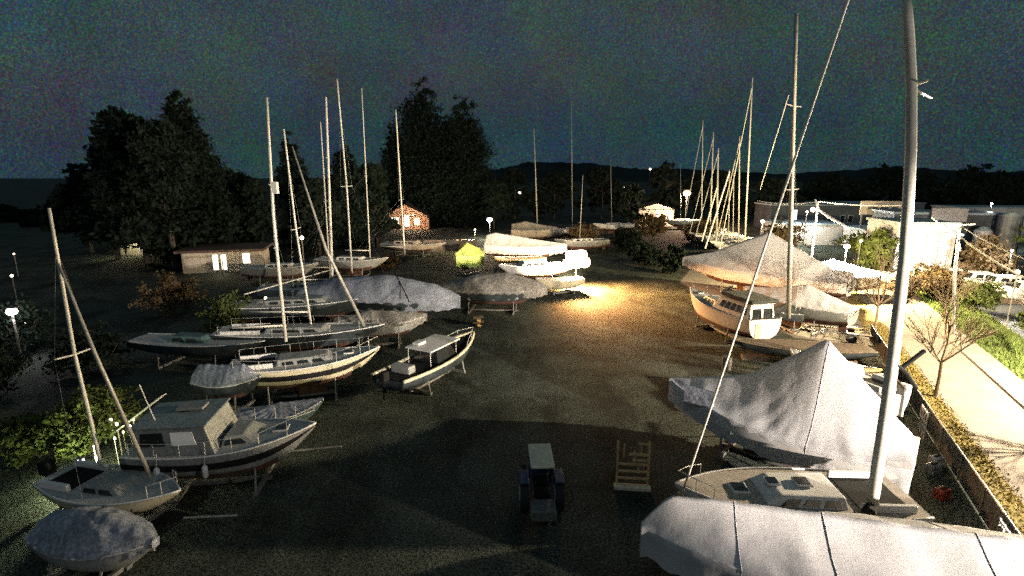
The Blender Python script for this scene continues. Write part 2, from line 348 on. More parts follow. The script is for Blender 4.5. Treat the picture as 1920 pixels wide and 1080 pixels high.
    def lifelines(s, t0=.05, t1=.86, n=5, h=.6, m=alu):
        for sg in (1, -1):
            pts = [(s.x(t0+(t1-t0)*k/n), sg*(s.hb(t0+(t1-t0)*k/n)-.04), s.zs(t0+(t1-t0)*k/n)) for k in range(n+1)]
            for p in pts: MB().tube([p, (p[0], p[1], p[2]+h)], .014, 5).build('stanchion', m, s.root)
            MB().tube([(p[0], p[1], p[2]+h) for p in pts], .009, 4).build('lifeline', m, s.root)
    def mast(s, bx, by, tx, ty, r=.08, h=None, mid=None, m=mastw, spreaders=(.55,), boom=True, stays=True, name='mast', fore=True, extra=0):
        h = s.dz+.2 if h is None else h
        b0 = W(bx, by, h); Y = b0.y; top = D(tx, ty, Y); pts = [b0]
        for q in (mid or []): pts.append(D(q[0], q[1], Y))
        pts.append(top)
        fine_p = []
        for i in range(len(pts)-1):
            for k in range(2 if len(pts) > 5 else 4): fine_p.append(pts[i].lerp(pts[i+1], k/(2 if len(pts) > 5 else 4)))
        fine_p.append(pts[-1]); n = len(fine_p)
        mo = MB().tube(fine_p, [r*(1-.35*i/n) for i in range(n)], 10).build(name, m, s.root, True, world=True)
        sd_ = (Matrix.Rotation(s.root.rotation_euler.z, 3, 'Z') @ Vector((0, 1, 0)))
        for f in spreaders:
            c = b0.lerp(top, f) if not mid else fine_p[int(f*(n-1))]
            l = min(1.0, .07*(top-b0).length)
            for sg in (1, -1): MB().tube([c, c+sd_*sg*l+Vector((0, 0, .05))], .028, 6).build('spreader', m, mo, world=False) if False else MB().tube([c, c+sd_*sg*l+Vector((0, 0, .05))], .03, 6).build('spreader', m, s.root, world=True)
        if stays:
            Mr = Matrix.Translation(s.root.location) @ Matrix.Rotation(s.root.rotation_euler.z, 4, 'Z')
            sp = fine_p[int((spreaders[0] if spreaders else .5)*(n-1))]; l = min(1.0, .07*(top-b0).length)
            for sg in (1, -1):
                foot = Mr @ Vector((s.x(.5), sg*s.hb(.5), s.zs(.5)))
                MB().tube([foot, sp+sd_*sg*l, fine_p[-2]], .006, 4).build('shroud', steel, s.root, world=True)
            if fore: MB().tube([Mr @ Vector((s.x(.985), 0, s.zs(1))), fine_p[-2]], .008, 4).build('forestay', steel, s.root, world=True)
        if boom:
            Mr = Matrix.Rotation(s.root.rotation_euler.z, 3, 'Z'); g = b0+Vector((0, 0, 1.0)); e = g-(Mr @ Vector((s.L*.36, 0, 0)))+Vector((0, 0, .1))
            MB().tube([g, e], .06, 8).build('boom', m, s.root, True, world=True)
        return b0, top
    def cradle(s, m=steel):
        nm = s.label
        c = empty('boat_cradle', tuple(s.root.location), s.root.rotation_euler.z, s.short, 'boat cradle', 'cradles under the boats')
        for t in (.25, .68):
            w_ = s.hb(t)*.9; MB().box((s.x(t), 0, .10), (.14, w_*2+.3, .14)).build('cross_beam', m, c)
            for sg in (1, -1):
                top = s.zk(t)+(s.zs(t)-s.zk(t))*.38
                MB().tube([(s.x(t), sg*(w_+.1), .12), (s.x(t), sg*(w_*.93), top)], .045, 6).build('post', m, c)
        MB().box((s.x(.465), 0, .07), (s.L*.5, .2, .13)).build('keel_beam', m, c)
    def wrap(s, ridge, hem, m, sag=.18, ribs=.03, name='shrink_wrap', droop=.1, out=.05, seam=None):
        """tent-like cover: ridge = [(t, height above deck)], hem = depth below the gunwale"""
        T = [i/60 for i in range(61)]
        def rz(t):
            for (a, ha), (b_, hb_) in zip(ridge[:-1], ridge[1:]):
                if a <= t <= b_: f = (t-a)/(b_-a); return ha+(hb_-ha)*f
            return ridge[-1][1]
        pk = max(ridge, key=lambda r: r[1]); rows = []
        for i, t in enumerate(T):
            h = max(s.hb(t), .10)+out; zd = s.zs(t); H = rz(t)
            e = s.L*.02*math.sin(i*1.1)*0
            row = []
            nv = 15
            for j in range(-nv-4, nv+5):
                a = abs(j)/nv; sg = 1 if j > 0 else -1
                if a <= 1:
                    z = zd+.06+H*(1-a)-sag*H*math.sin(PI*a)*.5
                    dist = math.hypot((t-pk[0])*s.L, a*h); th = math.atan2(a*h, (t-pk[0])*s.L)
                    z += ribs*math.sin(th*22)*math.exp(-dist*.35)*min(1, dist)*(1 if a > .03 else 0)*1.3
                    z += .012*math.sin(i*.9+j*.3) - .07*abs(math.sin(PI*t*s.L/1.9))*4*a*(1-a)*min(1, H) + .012*math.sin(5.5*t*s.L+5*a+j*.02)*math.sin(2.1*t*s.L-3*a)*(a > .03)
                    row.append(Vector((s.x(t), sg*h*a, z)))
                else:
                    f = (a-1)*nv/4; dz = hem*(f) + .06*math.sin(i*.5)*f+.05*math.sin(i*1.7)*f
                    row.append(Vector((s.x(t), sg*(h*(1-droop*f)+.035*f*math.sin(i*1.35)), zd+.06-dz)))
            rows.append(row)
        b = MB(); b.grid(rows); n = len(rows[0])
        for r0 in (rows[0], rows[-1]):
            k = len(b.v); b.v += r0; b.f.append(tuple(range(k, k+n)))
        o = b.build(name, m, s.root, True)
        if seam:
            for t in seam:
                i = int(t*60); MB().tube([p+Vector((0, 0, .012)) for p in rows[i]], .012, 4).build('wrap_seam', m, o)
            # vents
        return o, rows
def motor_extras(bt, hh=.9):
    MB().tube([(bt.x(.05), .35, bt.zs(.05)), (bt.x(.02), .35, bt.zs(0)+hh)], .02, 6).build('antenna', gel, bt.root)
def outboard(bt, m=blackm):
    o = MB().box((-bt.L/2-.25, 0, bt.zs(0)+.25), (.45, .4, .55)).build('outboard_motor', m, bt.root, bevel=.08)
    MB().box((-bt.L/2-.28, 0, bt.zs(0)-.5), (.18, .12, 1.1)).build('outboard_leg', m, bt.root, bevel=.03)
#BOATS
# ---- near right: wrapped boat at the bottom edge
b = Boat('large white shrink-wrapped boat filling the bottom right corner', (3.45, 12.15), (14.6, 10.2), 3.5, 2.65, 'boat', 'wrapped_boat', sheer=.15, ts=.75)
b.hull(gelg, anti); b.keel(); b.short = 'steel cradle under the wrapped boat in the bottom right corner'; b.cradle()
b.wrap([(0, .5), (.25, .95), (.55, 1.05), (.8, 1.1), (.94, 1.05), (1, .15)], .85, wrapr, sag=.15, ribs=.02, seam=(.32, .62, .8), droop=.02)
# ---- near right: uncovered sailboat whose mast crosses the picture
b = Boat('uncovered white sailboat with tall thick mast between the two wrapped boats', (5.3, 15.1), (12.6, 14.8), 2.9, 1.95, 'sailboat', 'sailboat', sheer=.25, ts=.82)
b.hull(gel, anti, None, deck=decktan); b.keel(); b.short = 'steel cradle under the uncovered sailboat with the tall mast'; b.cradle()
b.cabin(.30, .66, .62, .42, gel, 3, sf=.6); b.cockpit(.05, .26); b.hatch(.72); b.hatch(.45, .5, b.zs(.5)+.33); b.hatch(.58, .42, b.zs(.5)+.33)
b.pulpit(h=.45)
bb_, bt_ = b.mast(1634, 950, 1699, 0, .17, 2.3, mid=[(1654, 820), (1671, 700), (1685, 580), (1696, 480), (1703, 380), (1708, 280), (1709, 160), (1704, 60)], spreaders=(), boom=False, stays=False, m=mastw)
top = D(1650, -380, bb_.y)
MB().tube([D(1699, 0, bb_.y), D(1684, -200, bb_.y), top], [.11, .10, .08], 10).build('mast_top', mastw, b.root, True, world=True)
MB().tube([W(1272, 946, 2.35), D(1590, 0, bb_.y), top], .032, 6).build('backstay', rope, b.root, True, world=True)
c_ = D(1712, 165, bb_.y)
MB().tube([c_, D(1724, 156, bb_.y), D(1740, 151, bb_.y-.5)], .03, 6).build('spreader', mastw, b.root, world=True)
MB().tube([c_, D(1727, 174, bb_.y), D(1746, 184, bb_.y+.4)], .03, 6).build('spreader', mastw, b.root, world=True)
MB().tube([D(1690, 690, bb_.y), D(1733, 658, bb_.y+.3)], .06, 8).build('dark_crutch', blackm, b.root, world=True)
MB().tube([D(1680, 683, bb_.y-.1), D(1700, 700, bb_.y), D(1718, 728, bb_.y+.4)], .055, 8).build('dark_crutch', blackm, b.root, world=True)
MB().tube([W(1628, 962, 2.3), W(1640, 940, 2.35)], [.2, .14], 8).build('mast_collar', blackm, b.root, world=True)
# ---- right: big pointed shrink wrap
b = Boat('big white shrink-wrapped boat rising to a tall pointed peak', (7.6, 23.3), (14.6, 17.0), 3.5, 2.0, 'boat', 'wrapped_boat', sheer=.45, ts=.86)
b.hull(gel, anti); b.keel(); b.short = 'steel cradle under the peaked white wrapped boat'; b.cradle()
o, rows = b.wrap([(0, .5), (.34, 3.8), (.62, 1.6), (.86, .62), (1, .06)], 1.1, wrapw, sag=.34, ribs=.022, seam=(.34,), droop=.12)
for t, j in ((.62, -8), (.36, -12)):
    p = rows[int(t*60)][19+j]; MB().ball(p+Vector((0, 0, .03)), .05).build('wrap_vent', blackm, o)
MB().box((b.x(.80), 1.2, b.zs(.8)+.35), (1.3, .12, .75)).build('bow_panel', wrapg, b.root)
# ---- brightly lit white boat behind its stern
b = Boat('brightly lit small white motorboat beside the fence', (15.6, 27.6), (17.7, 22.2), 2.1, 2.2, 'boat', 'motorboat', ts=.9, sheer=.3)
b.hull(gel, None, None, cap=gel); b.short = 'steel cradle under the brightly lit white motorboat'; b.cradle()
b.cabin(.35, .75, .75, .6, gel, 2, front=True); b.cockpit(); outboard(b, gel)
tag(MB().tube([W(1668, 690, 3.4)+Vector((0,.5,0)), W(1715, 740, 3.2)+Vector((0,.5,0))], .06, 6).build('wooden_spar', woodd), 'dark spar lying across the brightly lit white motorboat', 'spar')
# ---- small clutter right
def timber(name, a, b_, r, m, label, cat, h=0):
    return tag(MB().tube([a, b_], r, 6).build(name, m), label, cat)
b = Boat('long low dark-hulled boat lying behind the pointed wrapped boat', (14.6, 33.2), (23.2, 31.7), 2.3, 1.05, 'boat', 'open_boat', kz=.4, ts=.6, sheer=.2)
b.hull(hulld, None, None, deck=woodd, cap=woodd); MB().box((0, 0, .15), (7, .5, .3)).build('support_block', woodd, b.root)
b = Boat('small boat under a black cover behind the cabin cruiser on the right', (25.6, 40.0), (20.6, 39.4), 2.0, 1.5, 'boat', 'covered_boat', ts=.6, sheer=.5)
b.hull(hulld); b.short = 'steel cradle under the small black-covered boat'; b.cradle(); b.wrap([(0, .2), (.25, .75), (.6, .35), (1, .1)], .3, darkcov)
# trailers
def trailer(p, rz, label, m=rust):
    t = empty('boat_trailer', (p[0], p[1], 0), rz, label, 'trailer')
    for sg in (1, -1):
        MB().tube([(-2, sg*.7, .55), (1.2, sg*.7, .55), (2.6, 0, .5)], .05, 6).build('side_rail', m, t)
        wl = MB(); wl.tube([(-.6, sg*.95-.1, .32), (-.6, sg*.95+.1, .32)], .32, 16); wo = wl.build('wheel', rubber, t)
        MB().tube([(-.6, sg*.95-.11, .32), (-.6, sg*.95+.11, .32)], .16, 12).build('rim', steel, wo)
        MB().box((-.6, sg*.95, .70), (.8, .26, .05)).build('mudguard', gel, t, bevel=.02)
    for x in (-1.8, -.3, 1.1): MB().box((x, 0, .53), (.08, 1.5, .08)).build('cross_beam', m, t)
    for sg in (1, -1): MB().box((-1.2, sg*.45, .75), (.9, .12, .1)).build('bunk', wood, t)
    return t
tr1 = trailer((20.3, 29.0), 2.9, 'rusty empty boat trailer beside the fence near the bare tree')
tr2 = trailer((25.0, 37.6), 2.6, 'empty boat trailer parked on the pale apron behind the bare tree', steel)
b = Boat('small upturned-looking pale dinghy on the trailer by the fence', (17.9, 28.3), (20.7, 27.5), 1.4, 1.15, 'dinghy', 'dinghy', kz=.65, ts=.7, sheer=.3)
b.hull(decktan, None, None, deck=wood)
# ---- right middle: motor yacht with windows
b = Boat('white motor yacht with upright windowed stern and cabin windows', (15.3, 43.5), (17.6, 34.6), 2.7, 2.1, 'motor yacht', 'motor_yacht', sheer=.5, ts=.95, kz=.5)
b.hull(gel, anti, None); b.short = 'steel cradle under the white motor yacht'; b.cradle()
b.cabin(.04, .50, .86, 1.15, gel, 5, sf=.9, roof=deckm, winh=(.35, .8)); b.cabin(.5, .75, .6, .5, gel, 3, sf=.7)
b.pulpit(.7, .99, .7); b.hatch(.85)
for y in (-.9, .0, .9): MB().box((-b.L/2-.015, y, b.zs(0)+.45), (.03, .5, .75)).build('stern_window', glassm, b.root)
MB().box((-b.L/2-.02, .55, 1.5), (.04, .5, 1.0)).build('stern_door', gelc, b.root)
MB().box((b.x(.2), 0, b.zs(.2)+1.35), (3.4, 2.3, .25)).build('folded_bimini', darkcov, b.root, bevel=.08)
# thick grey mast with ladder behind it
b = Boat('sailboat under a sagging pale cover with thick grey mast and ladder', (20.2, 44.0), (25.4, 37.2), 3.0, 2.1, 'sailboat', 'sailboat', sheer=.4)
b.hull(gelg, anti); b.short = 'steel cradle under the sailboat with thick grey mast'; b.cradle(); b.keel()
b.wrap([(0, .3), (.4, 1.5), (.75, .6), (1, .1)], .5, wrapw)
q0, q1 = b.mast(1478, 596, 1493, 25, .17, 2.0, spreaders=(.45, .72), boom=False, fore=False, m=alud)
lad = empty('ladder', (q0.x+.5, q0.y-.2, 2.6), 0, 'aluminium ladder tied against the thick grey mast', 'ladder')
for dx in (-.15, .15): MB().tube([(dx, 0, 0), (dx, .1, 3.4)], .022, 6).build('rail', alu, lad)
for k in range(11): MB().tube([(-.15, .03, .25+k*.3), (.15, .03, .25+k*.3)], .015, 5).build('rung', alu, lad)
# ---- peaked wrap further back
b = Boat('white shrink-wrapped boat with broad pyramid peak lit by the street lamp', (19.6, 58.6), (31.5, 47.0), 4.6, 2.3, 'boat', 'wrapped_boat', sheer=.5, ts=.85)
b.hull(gel, anti); b.keel(); b.short = 'steel cradle under the pyramid-peaked wrapped boat'; b.cradle()
b.wrap([(0, .8), (.1, 1.0), (.46, 4.2), (.8, 1.3), (1, .12)], .9, wrapw, sag=.3, ribs=.04)
b = Boat('pale wrapped boat glowing under the street lamp at the apron', (27.6, 51.0), (36.0, 50.6), 2.8, 2.3, 'boat', 'wrapped_boat', sheer=.3)
b.hull(gelc, anti); b.short = 'steel cradle under the glowing wrapped boat'; b.cradle(); b.wrap([(0, .4), (.5, 1.6), (1, .1)], .8, wrapw)
#LEFT
# ---- left foreground
b = Boat('boat under a rounded grey tarpaulin at lower left', (-10.8, 13.7), (-14.8, 14.6), 2.0, .95, 'boat', 'tarp_boat', sheer=.2, ts=.7, kz=.25)
b.hull(gelg, None, None); b.wrap([(0, .4), (.3, .85), (.6, .8), (.88, .42), (1, .1)], .22, wrapg, sag=-.5, name='tarpaulin')
b.short = 'steel cradle under the tarpaulin boat at lower left'; b.cradle()
b = Boat('small white sailboat with leaning mast at far left', (-11.2, 15.6), (-16.6, 16.9), 2.2, 1.35, 'sailboat', 'sailboat', sheer=.25, ts=.6)
b.hull(gelc, anti, None); b.keel(); b.cabin(.35, .68, .6, .35, gelg, 2); b.cockpit(); b.short = 'steel cradle under the small far-left sailboat'; b.cradle()
q0, q1 = b.mast(190, 872, 92, 390, .07, 1.7, mid=[(140, 665)], spreaders=(.5,), boom=False, stays=True, fore=False)
MB().tube([D(106, 485, q0.y), D(180, 668, q0.y-.5), W(284, 898, 1.7)], [.035, .06, .07], 8).build('furled_jib', alud, b.root, True, world=True)
b.pulpit(h=.5); outboard(b)
for i, ch in enumerate('80'):       # sail number painted on the bow
    cu = bpy.data.curves.new('digit', 'FONT'); cu.body = ch; cu.size = .42; cu.extrude = .004
    oc = bpy.data.objects.new('tmp', cu); sc.collection.objects.link(oc); me_ = bpy.data.meshes.new_from_object(oc); bpy.data.objects.remove(oc)
    o = bpy.data.objects.new('hull_number', me_); sc.collection.objects.link(o); o.parent = b.root
    t = .70+.045*i; ps = b.sec(t, 40); p = ps[34]
    me_.materials.clear(); me_.materials.append(stripe); o.location = (b.x(t), p.y-.03, p.z-.10); o.rotation_euler = (R(80), 0, R(11))
# cabin cruiser
b = Boat('cabin cruiser with blue-green roof and lit side window at left', (-7.9, 19.2), (-14.4, 18.2), 2.9, 1.9, 'cabin cruiser', 'cabin_cruiser', sheer=.35, ts=.85, kz=.7)
b.hull(gelg, anti, stripe, deck=deckm, cap=gel); b.short = 'steel cradle under the blue-green roofed cabin cruiser'; b.cradle()
lw = glow('cabin_lit', (.9, .85, .65), .05)
b.cabin(.06, .50, .9, 1.15, gelg, 2, sf=.35, sb=.05, roof=roofc, winh=(.42, .85), inset=.9, win=[glassm, lw]); b.cabin(.5, .72, .66, .42, gelg, 1, sf=.7)
b.pulpit(.72, 1.0, .55); b.lifelines(.05, .72); b.hatch(.8); b.fenders((.2, .45))
MB().box((b.x(.3), .3, b.zs(.3)+1.3), (1.0, .6, .1)).build('roof_hatch', gelg, b.root, bevel=.03); MB().tube([(b.x(.15), -.5, b.zs(.2)+1.15), (b.x(.1), -.5, b.zs(.2)+2.6)], .018, 6).build('antenna', gel, b.root)
# slatted gangway catching the floodlight
gw = empty('gangway_ladder', (-15.7, 19.8, 0), 0, 'slatted boarding ladder catching light behind the cabin cruiser', 'ladder')
a0, a1 = W(222, 806, 1.4), W(305, 742, 3.0); dd = (a1-a0)
for sg in (-1, 1): MB().tube([a0+Vector((0, sg*.2, 0)), a1+Vector((0, sg*.2, 0))], .025, 6).build('side_rail', alu, gw, world=True)
for k in range(13): q = a0.lerp(a1, k/12); MB().tube([q+Vector((0, -.2, 0)), q+Vector((0, .2, 0))], .028, 5).build('rung', gel, gw, world=True)
# low wrapped cabin behind the cruiser
b = Boat('low boat with pale blue canvas top behind the cabin cruiser', (-13.0, 25.2), (-16.4, 25.6), 1.8, 1.5, 'boat', 'canopy_boat', ts=.8)
b.hull(hulld, anti); b.short = 'steel cradle under the blue canvas-topped boat'; b.cradle(); b.wrap([(0, .7), (.15, .85), (.75, .85), (.9, .3), (1, .1)], .1, wrapg, name='canvas_top', sag=-.3)
b = Boat('small teal-decked sailing dinghy in shadow beyond the cabin cruiser bow', (-9.0, 23.0), (-12.6, 21.8), 1.8, 1.2, 'dinghy', 'dinghy', ts=.7, kz=.6)
b.hull(hullt, None, None, deck=hullt); b.short = 'steel cradle under the teal dinghy'; b.cradle(); b.wrap([(0, .1), (.5, .45), (1, .1)], .1, wrapg, name='boat_cover')
# cream hull sailboat
b = Boat('sailboat with cream hull and dark sheer stripe bow to the right', (-7.6, 28.3), (-15.0, 25.9), 2.9, 2.05, 'sailboat', 'sailboat', sheer=.35, ts=.6, kz=.8)
b.hull(gelc, anti, stripe, cap=gel); b.keel(); b.short = 'steel cradle under the cream-hulled sailboat'; b.cradle()
b.cabin(.3, .7, .58, .4, gelg, 3); b.cockpit(); b.pulpit(); b.lifelines(); b.hatch(.78)
b.mast(536, 640, 500, 182, .10, 2.2, mid=[(512, 400)], spreaders=(.42, .7), fore=False)
MB().box(D(516, 352, 27.4), (.25, .25, .6)).build('radar_reflector', gel, b.root, world=True)
# dark boats behind
b = Boat('dark-hulled sailboat with thick furled forestay behind the cream-hulled one', (-8.6, 33.6), (-19.5, 32.8), 3.0, 1.9, 'sailboat', 'sailboat', sheer=.3, ts=.6)
b.hull(hulld, anti); b.keel(); b.short = 'steel cradle under the dark-hulled sailboat with furled forestay'; b.cradle(); b.cabin(.3, .68, .55, .4, gelg, 3); b.cockpit(); b.lifelines()
q0, q1 = b.mast(584, 612, 532, 242, .075, 2.1, mid=[(555, 430)], spreaders=(.5,), fore=False, boom=True)
MB().tube([D(548, 275, q0.y), D(612, 470, q0.y-.4), D(686, 618, q0.y)], [.04, .10, .11], 8).build('furled_jib', alud, b.root, True, world=True)
b = Boat('dark-hulled sailboat with long pale boom and twin-looking masts', (-11.0, 41.0), (-23.0, 38.6), 3.2, 2.2, 'sailboat', 'sailboat', sheer=.3, ts=.6)
b.hull(hulld, anti); b.keel(); b.short = 'steel cradle under the dark sailboat with long pale boom'; b.cradle(); b.cabin(.3, .7, .55, .45, gelg, 4)
b.mast(624, 545, 611, 182, .12, 2.3, spreaders=(.45, .7), fore=False)
MB().tube([W(458, 552, 3.2), W(624, 505, 3.6)], .05, 8).build('spare_boom', mastw, b.root, world=True)
b = Boat('low dark boat with long pale rubbing strake at left', (-15.6, 31.2), (-24.5, 32.4), 2.4, 1.6, 'boat', 'open_boat', sheer=.2)
b.hull(hulld, None, None, cap=gel); b.short = 'steel cradle under the low dark boat with pale strake'; b.cradle(); b.cabin(.3, .6, .5, .5, hullt, 2)
b = Boat('slender sailboat seen just behind the long pale boom', (-15.0, 47.5), (-23.0, 46.0), 2.6, 2.0, 'sailboat', 'sailboat')
b.hull(gelg, anti); b.keel(); b.short = 'steel cradle under the slender sailboat behind the pale boom'; b.cradle(); b.cabin(.3, .7, .5, .4, gelg, 3); b.mast(619, 520, 601, 228, .07, 2.1, spreaders=(.5,), fore=False)
# big grey tarp boats
b = Boat('long boat under a domed blue-grey tarpaulin behind the sailboats', (-4.2, 40.5), (-17.5, 43.0), 3.8, 2.3, 'boat', 'tarp_boat', sheer=.2, ts=.8)
b.hull(hulld, anti); b.short = 'steel cradle under the domed blue-grey tarpaulin boat'; b.cradle(); b.wrap([(0, .5), (.2, 1.3), (.55, 1.75), (.85, 1.0), (1, .1)], 1.0, wrapg, sag=-.5, name='tarpaulin')
MB().tube([W(745, 505, 4.3)+Vector((0, -1, 0)), W(772, 560, 2.6)+Vector((0, -1, 0))], .05, 6).build('tie_strap', blackm, b.root, world=True)
b.mast(660, 512, 632, 148, .085, 3.6, mid=[(650, 350)], spreaders=(.5,), boom=False, fore=False)
b = Boat('boat under a dull brown-grey tarpaulin left of the floodlight', (3.2, 45.2), (-6.0, 46.2), 3.4, 2.0, 'boat', 'tarp_boat', sheer=.2, ts=.8)
b.hull(hulld, anti); b.short = 'steel cradle under the dull brown-grey tarpaulin boat'; b.cradle(); b.wrap([(0, .4), (.3, 1.3), (.6, 1.5), (.9, .7), (1, .1)], .7, wrapd, sag=-.4, name='tarpaulin')
b = Boat('sailboat under a dull olive cover between sport boat and domed tarpaulin', (-6.2, 36.5), (-12.6, 35.4), 2.6, 1.7, 'boat', 'tarp_boat', ts=.7)
b.hull(gelg, anti); b.short = 'steel cradle under the dull olive-covered boat'; b.cradle(); b.wrap([(0, .3), (.4, .9), (.8, .5), (1, .1)], .5, wrapd, sag=-.3, name='tarpaulin')
b = Boat('sailboat at the wooded edge with a mast before the gabled house', (-15.0, 62.0), (-24.0, 63.0), 3.0, 2.0, 'sailboat', 'sailboat')
b.hull(gelg, anti); b.short = 'steel cradle under the sailboat before the gabled house'; b.cradle(); b.keel(); b.cabin(.3, .7, .5, .45, gel, 3); q0, _ = b.mast(759, 478, 742, 205, .10, 2.1, mid=[(750, 340)], spreaders=(.4, .45), fore=False)
b = Boat('sailboat half hidden by trees, its mast thin and upright', (-22.0, 58.0), (-30.0, 57.0), 2.8, 2.0, 'sailboat', 'sailboat')
b.hull(gelg, anti); b.short = 'steel cradle under the tree-hidden sailboat'; b.cradle(); b.keel(); b.cabin(.3, .7, .5, .45, gel, 3); b.mast(694, 485, 678, 165, .075, 2.1, spreaders=(.5,), fore=False)
# sport boat with white hardtop
b = Boat('small sport boat with pale hardtop and dark windscreen standing apart', (-2.6, 33.2), (-6.6, 25.8), 2.5, 1.35, 'sport boat', 'sport_boat', ts=.85, sheer=.4, kz=.5)
b.hull(hulld, None, None, deck=blackm, cap=gel)
for sg in (1, -1): MB().tube([(b.x(t), sg*(b.hb(t)+.03), b.zs(t)+.05) for t in [i/20 for i in range(21)]], .10, 8).build('gunwale_tube', gelc, b.root, True)
b.cabin(.38, .62, .78, .85, glassm, 0, sf=.45, sb=.1, name='windscreen'); z = b.zs(.45)+.95
MB().box((b.x(.48), 0, z), (2.9, 1.9, .09)).build('hardtop', gel, b.root, bevel=.04)
MB().box((b.x(.40), .5, z+.14), (.7, .5, .16)).build('roof_box', gel, b.root, bevel=.04)
for sx in (.32, .62):
    for sg in (1, -1): MB().tube([(b.x(sx), sg*.8, b.zs(sx)), (b.x(sx), sg*.8, z)], .025, 6).build('hardtop_post', alu, b.root)
b.pulpit(.75, 1, .35); outboard(b); MB().box((b.x(.15), 0, b.zs(.1)+.25), (.6, 1.3, .45)).build('stern_seat', gelg, b.root, bevel=.08)
b.short = 'trailer-like steel cradle under the small sport boat'; b.cradle()
# ---- floodlit boats, centre
b = Boat('boat wrapped in white sheet shining beside the floodlight', (7.6, 71.0), (-3.6, 73.5), 3.4, 2.4, 'boat', 'wrapped_boat', ts=.8)
b.hull(gel, anti); b.short = 'steel cradle under the shining white wrapped boat'; b.cradle(); b.wrap([(0, 1.3), (.1, 1.7), (.4, 1.3), (.8, .5), (1, .05)], 1.1, wrapw, name='sheet')
b = Boat('boat under a lime green tarpaulin near the floodlight', (-6.8, 61.5), (-4.2, 65.6), 2.2, 2.3, 'boat', 'tarp_boat')
b.hull(gelc, anti); b.short = 'steel cradle under the lime green tarpaulin boat'; b.cradle(); b.wrap([(0, .6), (.5, 1.7), (1, .2)], 1.4, wrapgr, name='tarpaulin')
b = Boat('white motorboat glaring in the floodlight', (-1.5, 56.8), (6.0, 59.2), 3.0, 2.0, 'boat', 'motorboat')
b.hull(gel, anti); b.short = 'steel cradle under the glaring white motorboat'; b.cradle(); b.cabin(.3, .7, .7, .7, gel, 3)
b = Boat('varnished wooden boat just left of the floodlight', (-2.2, 62.5), (4.0, 64.0), 2.6, 2.0, 'boat', 'wooden_boat')
b.hull(wood, None, None, deck=wood); b.short = 'steel cradle under the varnished wooden boat'; b.cradle()
b = Boat('small white boat tucked beneath the floodlight', (2.4, 52.0), (7.4, 53.8), 2.0, 1.4, 'boat', 'open_boat', kz=.5)
b.hull(gelc, None, None); b.short = 'steel cradle under the small white boat beneath the floodlight'; b.cradle()
b = Boat('pale boat in front of the tan bank with slim mast beyond the green tarpaulin', (-10.0, 78.0), (-20.0, 80.0), 3.0, 1.8, 'boat', 'motorboat')
b.hull(decktan, anti, None); b.short = 'steel cradle under the pale boat before the tan bank'; b.cradle(); b.cabin(.2, .6, .7, .6, decktan, 3)
b = Boat('boat with tan canvas roof behind the white wrapped boat', (8.0, 92.0), (0.0, 93.0), 3.0, 2.6, 'boat', 'canopy_boat')
b.hull(decktan, anti); b.short = 'steel cradle under the tan canvas-roofed boat'; b.cradle(); b.wrap([(0, .9), (.3, 1.5), (1, .2)], .4, wrapd)
#FARMASTS
far = [((1001, 240), 1008, 95, .10, 'sailboat with lone mast left of the red-lit centre'), ((1071, 150), 1073, 100, .05, 'sailboat with very thin mast against the central sky'),
       ((1093, 328), 1087, 82, .07, 'small sailboat with short bright mast above the floodlight'), ((1145, 300), 1146, 110, .06, 'sailboat with faint dark mast right of centre'),
       ((1276, 305), 1274, 120, .06, 'sailboat with faint mast left of the pink lamp'),
       ((1318, 225), 1314, 100, .10, 'leftmost tall-masted yacht in the mast cluster'), ((1338, 248), 1330, 92, .13, 'second yacht in the mast cluster with stout mast'),
       ((1347, 278), 1343, 88, .17, 'yacht with thickest mast in the cluster'), ((1368, 318), 1366, 84, .08, 'yacht with short slim mast mid-cluster'),
       ((1376, 316), 1375, 80, .07, 'yacht with short slim mast right of mid-cluster'), ((1387, 256), 1386, 76, .11, 'yacht with bright mast near the cluster right edge'),
       ((1411, 146), 1398, 72, .12, 'yacht with tallest mast at the cluster right edge')]
for i, ((tx, ty), bx, Y, r, lab) in enumerate(far):
    base = D(bx, 445, Y); off = 0
    b = Boat(lab, (base.x-4.2, Y-1.5), (base.x+4.6, Y+.8), 2.8, 2.0, 'sailboat', 'sailboat', group='yachts laid up in the distance')
    b.hull(gel if i % 2 else gelg, anti); b.keel(); b.cabin(.3, .7, .5, .4, gel, 3)
    m_ = mastw if 5 <= i else alud
    p0 = Vector((base.x, Y, 2.1)); p1 = D(tx, ty, Y)
    MB().tube([p0, p0.lerp(p1, .5), p1], [r, r*.9, r*.6], 8).build('mast', m_, b.root, True, world=True)
    if r > .09 and i >= 5:
        for f in (.4, .65): c = p0.lerp(p1, f); MB().tube([c+Vector((-.2, -.7, 0)), c+Vector((.2, .7, 0))], .03, 5).build('spreader', m_, b.root, world=True)
        MB().tube([p1.lerp(p0, .05), Vector((base.x-4.0, Y-1.4, 2.4))], .05, 5).build('forestay', m_, b.root, world=True)
for (a, c, Y, lab) in (((1344, 352), (1316, 452), 70, 'left raking spar leaning in the mast cluster'), ((1368, 322), (1322, 466), 68, 'long raking spar leaning in the mast cluster')):
    tag(MB().tube([D(*a, Y), D(*c, Y)], .10, 8).build('leaning_spar', mastw), lab, 'spar', 'raking spars')
tag(MB().tube([D(1479, 178, 60), D(1425, 356, 60)], .035, 6).build('rigging_wire', rope), 'thin slanting stay against the sky left of the thick grey mast', 'stay wire')
